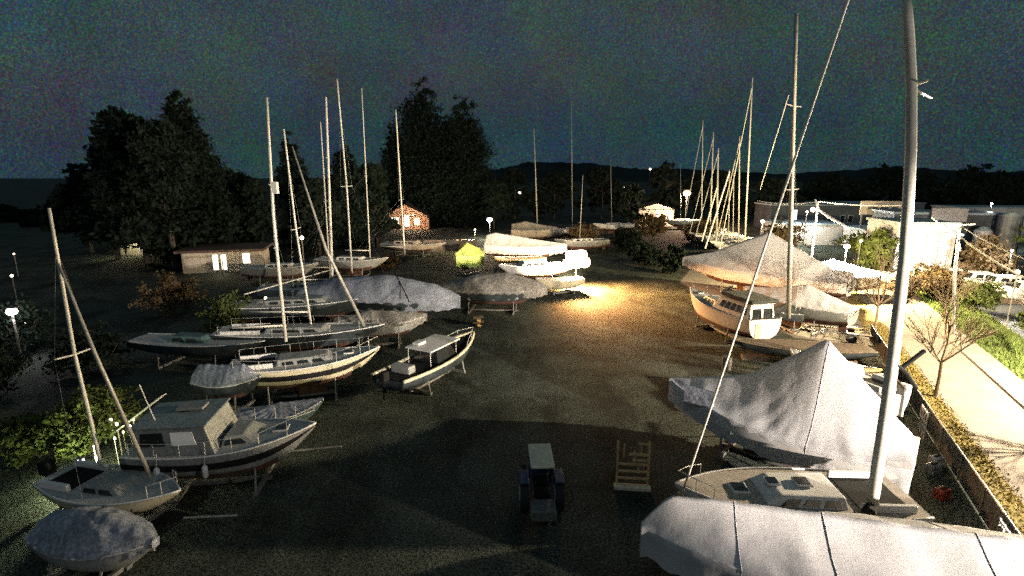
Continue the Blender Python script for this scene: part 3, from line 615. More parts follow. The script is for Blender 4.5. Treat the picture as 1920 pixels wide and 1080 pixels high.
#YARD
# ---- tractor
t = empty('tractor', (1.05, 17.6, 0), R(92), 'blue tractor with cream cab roof parked in the yard', 'tractor')
MB().box((1.1, 0, 1.05), (1.7, .75, .7)).build('bonnet', bluem, t, bevel=.08)
MB().box((-.1, 0, .75), (2.0, .55, .5)).build('chassis', blackm, t, bevel=.04)
MB().box((-.45, 0, 2.42), (2.0, 1.05, .12)).build('cab_roof', creamm, t, bevel=.05)
for x in (-1.05, .15):
    for y in (-.46, .46): MB().box((x, y, 1.7), (.07, .07, 1.4)).build('cab_post', bluem, t)
MB().box((-.5, 0, 1.2), (.5, .5, .12)).build('seat', blackm, t, bevel=.04); MB().box((-.75, 0, 1.45), (.1, .5, .45)).build('backrest', blackm, t, bevel=.04)
for y in (-.78, .78):
    wl = MB().tube([(-.75, y-.18, .75), (-.75, y+.18, .75)], .75, 24).build('rear_wheel', rubber, t, bevel=.05); MB().tube([(-.75, y-.19, .75), (-.75, y+.19, .75)], .38, 16).build('rim', gel, wl)
    MB().box((-.75, y, 1.58), (1.1, .42, .07)).build('mudguard', bluem, t, bevel=.03)
    wl = MB().tube([(1.5, y*.85-.12, .42), (1.5, y*.85+.12, .42)], .42, 20).build('front_wheel', rubber, t, bevel=.04); MB().tube([(1.5, y*.85-.13, .42), (1.5, y*.85+.13, .42)], .2, 12).build('rim', gel, wl)
    MB().ball((1.96, y*.35, 1.1), .1).build('headlight', gel, t)
t.scale = (.82,)*3
MB().tube([(1.2, .3, 1.4), (1.2, .3, 2.1)], .045, 8).build('exhaust', gelg, t); MB().ball((-.1, .3, 2.55), .08).build('beacon', gel, t)
MB().tube([(.25, 0, 1.35), (-.05, 0, 1.6)], .02, 6).build('steering_column', blackm, t); MB().box((-1.75, 0, .6), (.9, 1.1, .5)).build('rear_ballast', steel, t, bevel=.05)
# ---- timber frame
t = empty('timber_rack', (4.72, 18.3, 0), R(-6), 'upright timber frame rack with uneven cross boards standing in the yard', 'timber rack')
for x in (-.6, .6): MB().box((x, 0, .98), (.085, .12, 1.96)).build('side_post', wood, t)
for z, x, l in ((.1, 0, 1.28), (.42, 0, 1.12), (.72, 0, 1.12), (1.02, 0, 1.12), (1.2, .28, .6), (1.45, .2, .75), (1.9, .38, .45)): MB().box((x, -.05, z), (l, .05, .085)).build('cross_board', wood, t)
for x, z, h in ((.22, .85, .3), (.05, 1.3, .55), (-.35, 1.55, .6), (.3, 1.68, .45)): MB().box((x, .03, z), (.06, .05, h)).build('upright_board', wood, t)
MB().box((0, -.1, .06), (1.4, .3, .12)).build('foot_beam', creamm, t)
for x in (-.6, .6): MB().tube([(x, .06, 1.4), (x, .8, .03)], .035, 6).build('rear_strut', woodd, t)
# jack stands, blocks, rope bits along the right boats
for i, (x, y, lab) in enumerate(((7.3, 17.3, 'folding trestle beside the uncovered sailboat bow'),)):
    s_ = empty('trestle', (x, y, 0), .4*i, lab, 'trestle')
    for sg in (-1, 1):
        MB().tube([(sg*.35, -.25, 0), (0, 0, 1.1)], .03, 6).build('leg', alud, s_); MB().tube([(sg*.35, .25, 0), (0, 0, 1.1)], .03, 6).build('leg', alud, s_)
    MB().box((0, 0, 1.13), (.3, .3, .05)).build('pad', wood, s_)
tag(MB().box((11.2, 13.2+3, .12), (4.5, .22, .2), .1).build('timber_baulk', wood), 'long timber baulk on the ground behind the sailboat cradle', 'timber')
for p, m_, lab in (((17.4, 19.3), gelg, 'small grey crate in the shadow beside the fence'), ((16.4, 17.6), redm, 'small red fuel can in the fence shadow'), ((18.0, 19.9), gel, 'small white bucket in the fence shadow')):
    c = empty('crate' if 'crate' in lab else 'container', (*p, 0), .3, lab, 'container')
    MB().box((0, 0, .2), (.5, .35, .4)).build('body', m_, c, bevel=.03); MB().box((0, 0, .43), (.3, .08, .05)).build('handle', blackm, c)
def drum(x, y, m, label):
    t = empty('oil_drum', (x, y, 0), 0, label, 'drum'); MB().tube([(0, 0, 0), (0, 0, .88)], .29, 18).build('body', m, t)
    for z in (.02, .3, .59, .87): MB().tube([(0, 0, z-.015), (0, 0, z+.015)], .305, 18).build('hoop', m, t)
def blocks(x, y, rz, k, label):
    t = empty('block_stack', (x, y, 0), rz, label, 'block stack')
    for i in range(k): MB().box((random.uniform(-.04, .04), 0, .1+.2*i), (.9 if i % 2 else .3, .3 if i % 2 else .9, .19), random.uniform(-.06, .06)).build('timber_block', (wood, woodd)[i % 2], t)
drum(13.6, 31.0, steel, 'grey oil drum by the long low dark boat')
blocks(6.7, 17.4, .7, 4, 'timber block stack behind the uncovered sailboat bow')
blocks(16.2, 21.5, 1.1, 3, 'timber block stack in shadow behind the peaked wrapped boat'); blocks(-2.8, 41.0, .3, 4, 'timber block stack below the dull brown-grey tarpaulin boat')
for (u, v, l_) in (((545, 846), (640, 837), 'pale pole lying off the cabin cruiser bow'), ((345, 971), (445, 966), 'pale pole lying off the tarpaulin boat bow'), ((200, 1036), (290, 1031), 'short pale pole nearest the camera at left'), ((405, 611), (470, 606), 'pale spar end poking out left of the dark boats')):
    tag(MB().tube([W(*u, .5), W(*v, .55)], .04, 6).build('pole', alud), l_, 'pole')
# ------------------------------------------------------------------ trees
def leaf_cloud(lobes, n, size, m, name, parent, droop=0):
    pts = []; tot = sum(l[3]**2 for l in lobes)
    for (cx, cy, cz, r, rzz) in lobes:
        k = int(n*r*r/tot); ncl = max(8, k//28)
        d = RNG.normal(size=(ncl, 3)); d /= np.linalg.norm(d, axis=1)[:, None]
        cl = d*(RNG.uniform(.15, 1.12, (ncl, 1))**.6)*np.array([r, r, rzz])
        ids = RNG.integers(0, ncl, k); p = cl[ids] + RNG.normal(size=(k, 3))*r*.15*np.array([1, 1, .7]); pts.append(p+np.array([cx, cy, cz]))
    p = np.concatenate(pts); k = len(p); a = RNG.normal(size=(k, 3)); a /= np.linalg.norm(a, axis=1)[:, None]
    b_ = np.cross(a, RNG.normal(size=(k, 3))); b_ /= np.linalg.norm(b_, axis=1)[:, None]
    s = size*RNG.uniform(.5, 1.3, (k, 1)); v = np.stack([p-a*s, p+b_*s*.5, p+a*s, p-b_*s*.5], 1).reshape(-1, 3)
    v[:, 2] = np.maximum(v[:, 2], .05)
    me = bpy.data.meshes.new(name); me.vertices.add(4*k); me.vertices.foreach_set('co', v.ravel()); me.loops.add(4*k); me.loops.foreach_set('vertex_index', np.arange(4*k))
    me.polygons.add(k); me.polygons.foreach_set('loop_start', np.arange(0, 4*k, 4)); me.update(calc_edges=True); me.materials.append(m)
    o = bpy.data.objects.new(name, me); sc.collection.objects.link(o); o.parent = parent; return o
def tree(px, top_py, Y, wpx, label, kind='broad', n=9000, m=leafd, size=.32, group=None, low=.12):
    base = D(px, (top_py*1.5+400)/2.5, Y); T = D(px, top_py, Y); Hh = T.z; Wd = wpx/F*Y/2
    t = empty('conifer_tree' if kind == 'conifer' else 'leafy_tree', (base.x, Y, 0), 0, label, 'tree', group)
    tr = MB().tube([(0, 0, 0), (.1, 0, Hh*.35), (-.05, .1, Hh*.7)], [Hh*.022, Hh*.016, Hh*.006], 8)
    for k in range(7):
        a = random.uniform(0, 2*PI); z = Hh*random.uniform(.25, .6); tr.tube([(0, 0, z), (math.cos(a)*Wd*.6, math.sin(a)*Wd*.6, z+Hh*.12)], [Hh*.008, Hh*.003], 5)
    tr.build('trunk', barkd, t)
    L = []
    if kind == 'conifer':
        for k in range(9):
            f = k/8; z = Hh*(low+(.88-low)*f); r = Wd*(1-.58*f**3); L.append((random.uniform(-.1, .1)*Wd, random.uniform(-.1, .1)*Wd, z, r*random.uniform(.85, 1.05), Hh*.12))
    else:
        for k in range(17):
            f = random.uniform(low+.1, .9); r = Wd*random.uniform(.22, .44); lim = Wd*(1-.55*max(0, f-.45)/.45)-r*.6; a = random.uniform(0, 2*PI)
            L.append((math.cos(a)*lim, math.sin(a)*lim, Hh*f, r, r*.8))
        L.append((0, 0, Hh*.45, Wd*.68, Hh*.33)); L.append((random.uniform(-.2, .2)*Wd, 0, Hh-Wd*.42, Wd*.33, Wd*.34))
    leaf_cloud(L, n, size, m, 'crown', t); return t
tl = [(150, 300, 82, 110, 'small rounded tree at the left end of the wooded row', 'broad'), (195, 262, 76, 130, 'rounded tree on the left shoulder of the wooded mass', 'broad'),
      (245, 195, 72, 160, 'tall tree left of the highest crown in the wooded mass', 'broad'), (338, 168, 74, 120, 'highest slim crown of the left wooded mass', 'conifer'),
      (300, 225, 68, 190, 'broad dense tree in the middle of the left wooded mass', 'broad'), (365, 235, 78, 110, 'leafy tree on the right shoulder of the left mass', 'broad'),
      (430, 318, 84, 120, 'low dark tree between left mass and first masts', 'broad'), (480, 330, 80, 90, 'low dark tree behind the first tall mast', 'broad'),
      (548, 245, 86, 70, 'narrow dark conifer behind the furled forestay', 'conifer'), (590, 330, 80, 90, 'low tree behind the twin-looking masts', 'broad'),
      (650, 265, 88, 75, 'slim dark tree between the masts left of centre', 'conifer'), (700, 300, 90, 80, 'dark tree left of the big conifers', 'broad'),
      (790, 148, 130, 118, 'tallest conifer of the central pair', 'conifer'), (868, 176, 126, 112, 'second tall conifer of the central pair', 'conifer'), (840, 215, 128, 130, 'dense conifer filling between the central pair', 'conifer'),
      (738, 240, 134, 60, 'narrow conifer at the left foot of the central pair', 'conifer')]
for i, (px, py, Y, wp, lab, kd) in enumerate(tl):
    tree(px, py, Y, wp, lab, kd, n=26000 if i in (2, 3, 4, 12, 13, 14) else 14000, m=leafc if kd == 'conifer' else leafd, size=.36, group='dark trees behind the yard')
low = [(925, 330, 120, 70), (965, 318, 150, 80), (1040, 325, 150, 90), (1130, 318, 150, 100), (1180, 345, 130, 70), (1245, 300, 150, 70), (1290, 325, 160, 80), (1360, 330, 150, 120), (1450, 335, 140, 110),
       (1560, 330, 170, 120), (1650, 320, 170, 130), (1740, 325, 160, 120), (1830, 315, 150, 130), (1905, 325, 140, 120), (20, 395, 140, 80), (95, 385, 130, 90)]
nm = ['just right of the central conifers', 'behind the lone mast', 'behind the small short mast', 'under the hill right of centre', 'left of the yellow-lit building', 'rising above the yellow-lit building', 'behind the pink lamp', 'behind the mast cluster', 'right of the mast cluster',
      'behind the long low building', 'behind the sign panel', 'behind the big near mast', 'behind the right-hand pole', 'at the right picture edge', 'at the left picture edge', 'behind the far-left mast']
for (px, py, Y, wp), s_ in zip(low, nm): tree(px, py, Y, wp, 'distant low dark tree '+s_, 'broad', n=2500, m=leafd, size=.7, group='distant low trees')
def shrub(x, y, r, h, label, m=leafo, n=3500, size=.14, group='shrubs around the yard'):
    t = empty('shrub', (x, y, 0), 0, label, 'shrub', group); b = MB()
    for k in range(6): a = k*1.05; b.tube([(0, 0, 0), (math.cos(a)*r*.5, math.sin(a)*r*.5, h*.6)], [.04, .015], 5)
    b.build('stem', barkd, t)
    leaf_cloud([(random.uniform(-.4, .4)*r, random.uniform(-.4, .4)*r, h*random.uniform(.4, .7), r*random.uniform(.5, .75), h*.36) for _ in range(5)], n, size, m, 'foliage', t)
shrub(-18.2, 20.5, 1.6, 3.0, 'green-lit bush behind the far-left sailboat mast', n=6000, size=.10)
shrub(-20.6, 20.5, 1.5, 2.3, 'second green-lit bush left of the brightest one', n=4500, size=.10)
for x, y, r, h, lab, m_ in ((-22, 38, 2.2, 3, 'dark bush at the left end of the pale boom', leafo), (-30, 44, 3, 4, 'broad dark bush below the lit windows', leafb), (-26, 31, 2.6, 3, 'dark bush left of the sailboats', leafd),
        (-34, 34, 3, 4, 'dark bush at mid left', leafd), (-29, 26, 2.5, 3, 'dark bush above the far-left light', leafd), (-16.5, 68, 2, 1.6, 'bush below the gabled house', leafb), (12, 88, 3.5, 4, 'reddish bush right of the floodlit boats', leafb), (19, 84, 3.5, 4, 'dark bush right of the red-lit one', leafd),
        (26, 96, 4, 5, 'reddish bush left of the mast cluster', leafb), (34, 92, 4, 4.5, 'brown bush beneath the mast cluster', leafb), (18, 70, 2.6, 3, 'dark bush on the far side of the yard', leafd), (20, 64, 2.0, 3.4, 'dark bush before the wrapped pyramid bow', leafd),
        (43, 80, 4, 5, 'brown bush right of the mast cluster', leafb), (52, 76, 4, 4, 'olive bush below the long low building', leafo), (44, 62, 3, 5.2, 'dark bushy tree left of the lit hall', leafo), (47.5, 66, 3, 5.5, 'dark bushy tree touching the lit hall', leafo),
        (39.5, 50.5, 1.8, 2.8, 'russet shrub on the grass strip', leafb), (41.5, 45.0, 2.2, 3.2, 'olive shrub on the grass strip', leafo), (43.0, 50.0, 2.4, 3.2, 'russet shrub behind the utility pole', leafb), (41.0, 38.5, 1.6, 2.0, 'low olive shrub beside the parking lot', leafo),
        (45.5, 54.0, 2.4, 3.0, 'wide russet shrub below the lit hall', leafb), (56, 60, 3, 5, 'brown tree right of the utility pole', leafb), (64, 62, 3, 6, 'dark tree at the right edge of the lot', leafo)):
    shrub(x, y, r, h, lab, m_, n=2600, size=.16 if y < 60 else .26)
def bare(x, y, H, label, m=barkm, seed=1, spread=.55, depth=5, trunk=.35, r0=None):
    rr = random.Random(seed); t = empty('bare_tree', (x, y, 0), 0, label, 'tree', 'bare young trees by the path')
    r0 = r0 or H*.014; th = H*trunk
    MB().tube([(0, 0, 0), (.03, 0, th*.5), (0, .02, th)], [r0*1.2, r0, r0*.9], 8).build('trunk', m, t)
    br = MB()
    def grow(p, d, l, r, k):
        q = p+d*l*.5+Vector((rr.uniform(-1, 1), rr.uniform(-1, 1), rr.uniform(0, 1)))*l*.06; e = q+(d+Vector((0, 0, .12))).normalized()*l*.5
        br.tube([p, q, e], [r, r*.82, r*.62], 5 if k > 2 else 4, cap=False)
        if k == 0: return
        for _ in range(3 if k > 1 else 2):
            nd = (d+Vector((rr.uniform(-1, 1), rr.uniform(-1, 1), rr.uniform(-.2, .8)))*spread*1.25).normalized(); s0 = p.lerp(e, rr.uniform(.4, 1)); grow(s0, nd, l*rr.uniform(.55, .8), r*.6, k-1)
    for i in range(6):
        a = i*1.1+rr.random(); z = th*(.85+.1*i/5)
        grow(Vector((0, 0, z)), Vector((math.cos(a)*.8, math.sin(a)*.8, .75)).normalized(), H*.24, r0*.55, depth-1)
    grow(Vector((0, 0, th)), Vector((0, 0, 1)), H*.3, r0*.8, depth)
    br.build('branches', m, t); return t
bare(23.6, 26.9, 6.6, 'bare young tree rising from the verge beside the bright boat', barkm, 3, trunk=.33)
bare(28.9, 39.6, 6.6, 'bare tree standing on the pale apron left of the big mast', barkm, 5, trunk=.32)
bare(34.6, 31.6, 6.6, 'dark bare tree at the right edge before the parking lot', barkd, 8, trunk=.35)
bare(25.2, 21.0, 5.2, 'pale bare sapling over the path at lower right', barkm, 11, trunk=.3)
bare(36.3, 42.0, 5.6, 'thin bare tree on the grass strip beside the utility pole', barkm, 13, trunk=.3)
bare(30.8, 46.5, 5.0, 'thin bare tree at the far end of the apron', barkd, 14, trunk=.3)
#BUILDINGS
def house(p, wd, dp, h, rz, label, wall, roof, wins, rh=2.0, name='house', flat=False, cat='house', over=.4):
    t = empty(name, (p[0], p[1], 0), rz, label, cat)
    MB().box((0, 0, h/2), (wd, dp, h)).build('wall', wall, t)
    if flat: MB().box((0, 0, h+.16), (wd+over, dp+over, .3)).build('roof', roof, t)
    else:
        a, b_ = wd/2+over, dp/2+over
        MB().add([(-a, -b_, h-.05), (a, -b_, h-.05), (a, b_, h-.05), (-a, b_, h-.05), (0, -b_, h+rh), (0, b_, h+rh)], [(0, 4, 5, 3), (1, 2, 5, 4), (3, 5, 2), (0, 1, 2, 3)]).build('roof', roof, t)
        MB().add([(-wd/2, -dp/2-.01, h), (wd/2, -dp/2-.01, h), (0, -dp/2-.01, h+rh*.88), (-wd/2, -dp/2+.2, h), (wd/2, -dp/2+.2, h), (0, -dp/2+.2, h+rh*.88)], [(0, 1, 2), (5, 4, 3), (0, 3, 4, 1), (1, 4, 5, 2), (2, 5, 3, 0)]).build('gable', wall, t)
    for (x, z, ww, hh, g) in wins:
        f = MB().box((x, -dp/2-.02, z), (ww+.16, .06, hh+.16)).build('window', gel, t); MB().box((x, -dp/2-.07, z), (ww, .04, hh)).build('pane', g, f)
    return t
hp = D(760, 424, 120); house((hp.x, 122), 10.4, 6, 3.0, .1, 'gabled house with warm lit windows left of the big conifers', brick, roofm, [(-4.4, 1.7, .8, 1.8, g_win), (-2.3, 1.8, 1.5, 1.9, g_winw), (.3, 2.0, 1.0, 2.5, g_winw), (2.6, 1.8, 1.1, 1.6, g_win)], 3.0)
hp = D(410, 470, 66); house((hp.x, 68), 9, 6, 2.6, .25, 'dark flat-roofed house with three glowing windows at left', plaster, roofm, [(-.7, 1.3, .55, 1.9, g_winw), (.25, 1.3, .55, 1.9, g_winw), (2.9, 1.7, .75, 1.2, glow('win_bright', (1, .9, .7), 6))], 1.6, flat=True, over=1.2)
hp = D(255, 440, 80); hb_ = house((hp.x, 82), 6, 5, 2.8, -.1, 'small shed with dim greenish porch at far left', plaster, roofm, [(1.2, 1.4, 1.2, 1.2, glow('win_dim', (.8, .8, .6), .15))], 1.4)
MB().tube([(-1.2, -2.8, 2.7), (2.6, -3.1, 3.9)], .09, 6).build('porch_strip_light', g_warm, hb_)
hp = D(1228, 410, 128); house((hp.x, 130), 8.5, 6, 4.2, 0, 'yellow-lit building with round trees in front at right of centre', plaster, roofm, [(-2.4, 2.2, 1.6, 2.6, g_yel), (.4, 3.0, .7, 1.8, g_winw), (2.6, 2.4, 2.0, 1.6, g_yel)], 1.5)
for i, px in enumerate((1220, 1243)): q = D(px, 405, 122); shrub(q.x, 122, 1.3, 3.4, ('left', 'right')[i]+' round tree silhouetted against the yellow-lit building', leafd, 1500, .25, 'round trees at the yellow building')
hp = D(1540, 405, 118); lb = house((hp.x+2, 122), 26, 10, 5.5, -.08, 'long low industrial building with pale roof edge at right', cladd, roofb, [(-8, 3.4, 1.0, 2.2, g_strip), (2.5, 2.6, .9, 1.6, glassm), (4.2, 2.6, .9, 1.6, glassm)], flat=True, name='industrial_building', cat='building')
hp = D(1735, 480, 64); ha = house((hp.x-.2, 67), 6.6, 7, 6.2, -.12, 'white clad boat hall with tall ribbed doors lit from below', clad, roofb, [], flat=True, name='boat_hall', cat='building')
for x in (-2.1, -.7, .7, 2.1): MB().box((x, -3.56, 2.7), (1.34, .08, 5.2)).build('door_panel', clad, ha)
hp = D(1668, 415, 84); sg = empty('sign_panel', (hp.x, 86, 0), -.15, 'pale rectangular sign panel with smudged dark lettering above the trees', 'sign')
MB().box((0, 0, 6.9), (6.8, .3, 2.2)).build('panel', plaster, sg)
for x, l in ((-1.6, 1.5), (.2, 1.2), (1.7, .9)): MB().box((x, -.17, 6.9), (l, .04, .35)).build('lettering', cladd, sg)
for x in (-3, 3): MB().box((x, 0, 2.9), (.2, .2, 5.8)).build('post', steel, sg)
hp = D(1795, 420, 74); wb = house((hp.x, 78), 14, 7, 6.6, -.22, 'dark warehouse with bright strip under its eave at right', cladd, roofb, [], flat=True, name='warehouse', cat='building')
q0, q1 = D(1752, 424, 73), D(1806, 441, 73); MB().tube([q0, q1], .14, 6).build('eave_strip_light', g_strip, wb, world=True)
q = D(1780, 403, 73.5); MB().box(q, (4.4, .2, 1.8), -.2).build('upper_panel', clad, wb, world=True)
for px, w_, h0, h1, Y, lab in ((1896, 2.6, 405, 495, 70, 'tall grey tower block panel at the right edge'), (1844, 1.9, 432, 475, 70, 'short pale tank left of the tall grey tower'), (1830, 1.1, 400, 420, 95, 'small pale hut on the slope above the warehouse')):
    a = D(px, h0, Y); t = empty('silo', (a.x, Y, 0), 0, lab, 'silo'); n_ = 16
    MB().tube([(0, 0, 0), (0, 0, a.z)], w_/2, 20).build('body', clad if w_ < 2.2 else cladd, t); MB().tube([(0, 0, a.z), (0, 0, a.z+.5)], [w_/2, w_*.2], 20).build('cap', roofb, t)
    MB().box((0, -w_/2-.02, a.z*.6), (.06, .06, a.z*.7)).build('pipe', steel, t)
for px, py, Y, wd_, h_, lab in ((1650, 440, 88, 9, 3.2, 'low pale shed roof between the lit tree and the sign panel'), (1600, 400, 140, 30, 5, 'distant long pale roofed building behind the low industrial one'), (1870, 425, 110, 22, 5.5, 'distant long pale roofed building at the right edge'), (1500, 425, 96, 11, 3.5, 'small pale-roofed shed beside the curved-bracket pole')):
    hp = D(px, py, Y); house((hp.x, Y), wd_, 8, h_, -.1, lab, clad, roofb, [(-wd_*.25, 1.8, 1.0, 1.4, g_winw)], flat=True, name='shed', cat='building')
# tan bank wall below the house
tag(MB().box((D(815, 447, 82).x, 84, .9), (13, .5, 1.9), .03).build('retaining_wall', edgem), 'long low tan retaining wall below the gabled house', 'wall')
# small lit boats on the lot
for i, (px, py, l, lab) in enumerate(((1683, 520, 5, 'bright white boat bow left of the lit hall door'), (1728, 520, 5, 'white motorboat parked before the lit hall'), (1775, 520, 4.5, 'small white boat right of the lit hall'),
        (1826, 528, 5.5, 'white boxy motorboat in the right-hand lit row'), (1872, 535, 6, 'largest white motorboat in the right-hand lit row'), (1915, 548, 5, 'white boat cut by the right picture edge'))):
    p = W(px, py, 1.2); b = Boat(lab, (p.x-l/2, p.y+.6), (p.x+l/2, p.y-.6), 2.1, 1.5, 'boat', 'motorboat', kz=.5, ts=.85, group='white boats in the far lot')
    b.hull(gel, None, None); b.cabin(.25, .65, .75, .8, gel, 2, front=True); b.short = ''
    MB().box((0, 0, .3), (l*.6, .3, .5)).build('support_block', woodd, b.root)
#LAMPS
def point(parent, loc, col, e, r=.15, name='lamp_light'):
    l = bpy.data.lights.new(name, 'POINT'); l.energy = e; l.color = col; l.shadow_soft_size = r
    o = bpy.data.objects.new(name, l); sc.collection.objects.link(o); o.location = loc; o.parent = parent; return o
def lamp(p, h, label, g=g_sod, col=(1, .72, .42), e=1000, head=.16, name='street_lamp', arm=0, cat='street lamp', group=None, pr=.06, pm=steel):
    t = empty(name, (p[0], p[1], 0), 0, label, cat, group)
    MB().tube([(0, 0, 0), (0, 0, h-.1)], [pr*1.3, pr], 8).build('pole', pm, t)
    if arm: MB().tube([(0, 0, h-.15), (arm*.5, 0, h+.05), (arm, 0, h)], pr*.7, 6).build('arm', pm, t)
    MB().box((arm, 0, h+head*.75+.03), (head*2.2, head*1.6, .06)).build('hood', pm, t); MB().ball((arm, 0, h), head, 12, (1, 1, .75)).build('bulb', g, t)
    if e: point(t, (arm, -.0, h-head-.12 if name != 'floodlight' else 1.5), col, e, max(.1, head))
    return t
fl_ = lamp((6.9, 55.0), 2.8, 'blazing orange-white floodlight on a short pole in the yard centre', g_sod, (1, .50, .17), 0, .7, 'floodlight', cat='floodlight')
dn_ = bpy.data.lights.new('flood_down', 'SPOT'); dn_.energy = 80000; dn_.color = (1, .46, .15); dn_.spot_size = R(154); dn_.spot_blend = .5; dn_.shadow_soft_size = .35
db_ = bpy.data.objects.new('flood_down', dn_); sc.collection.objects.link(db_); db_.parent = fl_; db_.location = (.3, -.5, 2.3); db_.rotation_euler = Vector((.35, -.3, -1)).to_track_quat('-Z', 'Y').to_euler()
sp_ = bpy.data.lights.new('flood_beam', 'SPOT'); sp_.energy = 60000; sp_.color = (1, .74, .46); sp_.spot_size = R(120); sp_.spot_blend = .5; sp_.shadow_soft_size = .4
sb_ = bpy.data.objects.new('flood_beam', sp_); sc.collection.objects.link(sb_); sb_.parent = fl_; sb_.location = (-.3, .5, 3.2); sb_.rotation_euler = Vector((-8, 10, -1.2)).to_track_quat('-Z', 'Y').to_euler()
MB().box((0, 0, 3.35), (2.2, .1, .1)).build('crossbar', steel, fl_)
for x, z in ((-.85, 2.75), (.85, 2.95), (-.55, 3.7), (.5, 3.75)):  # oversized glowing heads, added to imitate the floodlight's glare
    hd = MB().box((x, .12, z), (1.2, .3, 1.0)).build('glare_head', steel, fl_, bevel=.04); MB().ball((x, -.2, z), .62, 14, (1, .5, .9)).build('lens', g_sod, hd)
lamp((33.2, 51.0), 5.2, 'street lamp glaring behind the thick grey mast', g_sod, (1, .76, .38), 75000, .28)
lamp((33.5, 21.5), 9.0, 'street lamp beyond the bare tree right of the path', g_sod, (1, .80, .54), 125000, .2)
nl = lamp((27.0, -4.0), 6.6, 'street lamp by the path at the near right', g_sod, (1, .86, .76), 14000, .2)
l_ = bpy.data.lights.new('lamp_beam', 'SPOT'); l_.energy = 190000; l_.color = (1, .86, .73); l_.spot_size = R(42); l_.spot_blend = .45; l_.shadow_soft_size = .2
o = bpy.data.objects.new('lamp_beam', l_); sc.collection.objects.link(o); o.parent = nl; o.location = (0, 0, 6.3); o.rotation_euler = Vector((-16.2, 21.8, -2.4)).to_track_quat('-Z', 'Y').to_euler()
lamp((D(1745, 500, 60).x, 61.5), 2.6, 'white lamp lighting the boat hall doors', g_wht, (1, .88, .80), 500, .14)
lamp((D(1875, 500, 56).x, 55), 4.2, 'white lamp over the right-hand lit boats', g_wht, (1, .93, .90), 9000, .12)
lamp(D(1288, 362, 120)[:2], D(1288, 362, 120).z, 'pinkish distant street lamp left of the mast cluster', glow('lamp_pink', (1, .48, .25), 3), (1, .6, .4), 20000, .9)
lamp(D(918, 412, 100)[:2], D(918, 412, 100).z, 'white lamp beside the central conifers above the green tarpaulin', g_wht, (1, .85, .65), 3500, .5)
lamp(D(1430, 415, 88)[:2], D(1430, 415, 88).z, 'warm yard lamp right of the mast cluster', g_warm, (1, .8, .42), 12000, .3)
lamp((-6, 84), 3.5, 'lamp hidden behind the white wrapped boat', g_sod, (1, .7, .4), 9000, .12)
lamp(W(152, 866, 1.1)[:2], 1.15, 'small blue-white work light on the ground at left', glow('lamp_cool', (.85, .88, 1), 25), (.95, 1, .55), 650, .11, 'work_light', cat='work light', pr=.03)
lamp(W(22, 584, 3.5)[:2], 3.5, 'bright white lamp at the left picture edge', g_wht, (1, .9, .95), 300, .3)
lamp(D(415, 475, 62)[:2], 2.6, 'hidden garden lamp before the flat-roofed house', g_warm, (1, .75, .4), 250, .08)
lamp(D(232, 450, 78)[:2], 3.2, 'porch lamp at the small far-left shed', g_warm, (1, .9, .5), 900, .1)
lamp(D(775, 430, 115)[:2], 3.6, 'added lamp lighting the wall of the gabled house', g_warm, (1, .62, .38), 4500, .1)  # put in to light the house wall
lamp(D(1512, 408, 90)[:2], 6.0, 'added lamp brightening the roof of the long low building', g_wht, (.8, .95, 1), 5000, .16)  # extra lamp, added to brighten the long building's dark roof
lamp(D(1850, 430, 88)[:2], 7.5, 'added lamp brightening the warehouse yard at the right', g_wht, (.9, 1, .95), 5000, .16)  # second extra lamp, added so the far lots look lit
dots = [(65, 411, .5), (123, 409, .6), (115, 411, .4), (35, 424, .25), (268, 385, .3), (331, 387, .22), (336, 387, .25), (594, 362, .25), (622, 390, .22), (566, 446, .28), (498, 559, .13), (975, 361, .45), (949, 352, .3), (1219, 317, .35),
        (1171, 352, .3), (1185, 353, .45), (1428, 406, .3), (1579, 414, .4), (1688, 387, .2), (1768, 391, .25), (1614, 452, .18), (1778, 465, .18), (46, 606, .08), (22, 517, .12), (26, 476, .1), (1908, 510, .2), (1800, 372, .3), (1600, 380, .3)]
for px, py, r in dots:
    Y = 62 if py > 440 else (34 if py > 500 else 170)
    if py > 500: Y = 40
    p = D(px, py, Y); t = empty('distant_lamp', (p.x, p.y, 0), 0, 'tiny distant lamp post shining as a small dot in the dark', 'distant lamp', 'tiny distant lamp posts')
    MB().tube([(0, 0, 0), (0, 0, p.z-r)], .05, 5).build('pole', steel, t); MB().ball((0, 0, p.z), r*.8, 8).build('bulb', g_warm, t)
# small fittings at far left, their gleam painted on as emission
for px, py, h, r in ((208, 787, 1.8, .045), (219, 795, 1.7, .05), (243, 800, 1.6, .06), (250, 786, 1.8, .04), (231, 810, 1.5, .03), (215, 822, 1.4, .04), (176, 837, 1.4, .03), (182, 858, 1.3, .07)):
    p = W(px, py, h); t = empty('glint_fitting', tuple(p), 0, 'small fitting with painted-on glow in the clutter behind the far-left mast', 'fitting', 'fittings with painted-on glow at lower left')
    MB().ball((0, 0, 0), r, 8, (1, 1, 1.6)).build('lens', g_warm, t); MB().tube([(0, 0, -p.z), (0, 0, -r)], .02, 5).build('stem', alud, t)
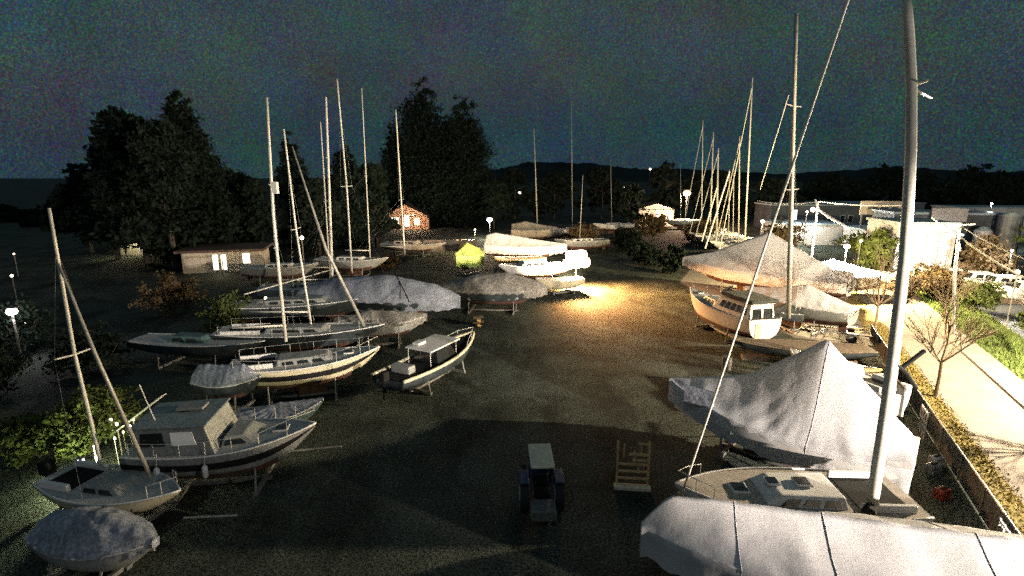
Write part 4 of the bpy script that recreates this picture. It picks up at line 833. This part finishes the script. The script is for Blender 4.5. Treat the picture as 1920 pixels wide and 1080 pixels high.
# white posts and sagging cables
po = empty('utility_pole', (34.4, 38.6, 0), 0, 'tall pale utility pole with crossarm on the grass strip', 'utility pole', 'pale utility poles')
p1 = D(1800, 422, 38.6)
MB().tube([(34.4, 38.6, 0), D(1790, 520, 38.6), p1], [.12, .11, .09], 8).build('pole', gelg, po, world=True)
MB().tube([p1+Vector((-1.1, 0, 0)), p1+Vector((1.1, 0, .05))], .05, 6).build('crossarm', gel, po, world=True); MB().tube([D(1802, 440, 38.6), D(1796, 445, 38.6), D(1800, 470, 38.6)], .07, 6).build('bracket', gel, po, world=True)
p2 = D(1534, 378, 54); po2 = empty('utility_pole', (p2.x, 54, 0), 0, 'pale utility pole with curved bright bracket left of the big near mast', 'utility pole', 'pale utility poles')
MB().tube([(p2.x, 54, 0), p2], [.13, .09], 8).build('pole', gel, po2, world=True); MB().ball(D(1524, 393, 54), .22).build('glow_insulator', g_warm, po2).location = Vector((-p2.x, -54, 0))  # ball's brightness is painted on as emission; it is no lamp
MB().tube([D(1528, 374, 54), D(1536, 394, 54), D(1560, 410, 52), D(1592, 428, 50)], [.08, .12, .12, .06], 6).build('bracket', gel, po2, True, world=True)
def cable(a, b_, sag, label, r=.035, m=rope):
    pts = [a.lerp(b_, k/12)-Vector((0, 0, sag*4*(k/12)*(1-k/12))) for k in range(13)]; tag(MB().tube(pts, r, 5).build('power_cable', m), label, 'cable', 'cables on the utility poles')
cable(D(1802, 424, 38.6), D(1960, 500, 30), .2, 'upper cable sloping right from the tall pale utility pole'); cable(D(1802, 446, 38.6), D(1960, 540, 29), .2, 'lower cable sloping right from the tall pale utility pole', .05)
cable(D(1800, 440, 38.6), D(1748, 408, 52), .1, 'short bright cable left of the tall pale utility pole', .06, gel)
cable(p2, D(1420, 376, 60), .3, 'thin cable running left from the curved-bracket pole', .025); cable(p2, D(1700, 385, 60), .2, 'thin cable running right from the curved-bracket pole', .025)
q = D(1548, 545, 49.0)
for i, px in enumerate((1542, 1557)):
    p = W(px, 566, 0); tag(MB().tube([(p.x, p.y, 0), (p.x, p.y, 2.9-i*.8)], .10, 8).build('bollard_post', gel), ('taller', 'shorter')[i]+' white post blazing under the street lamp', 'post')
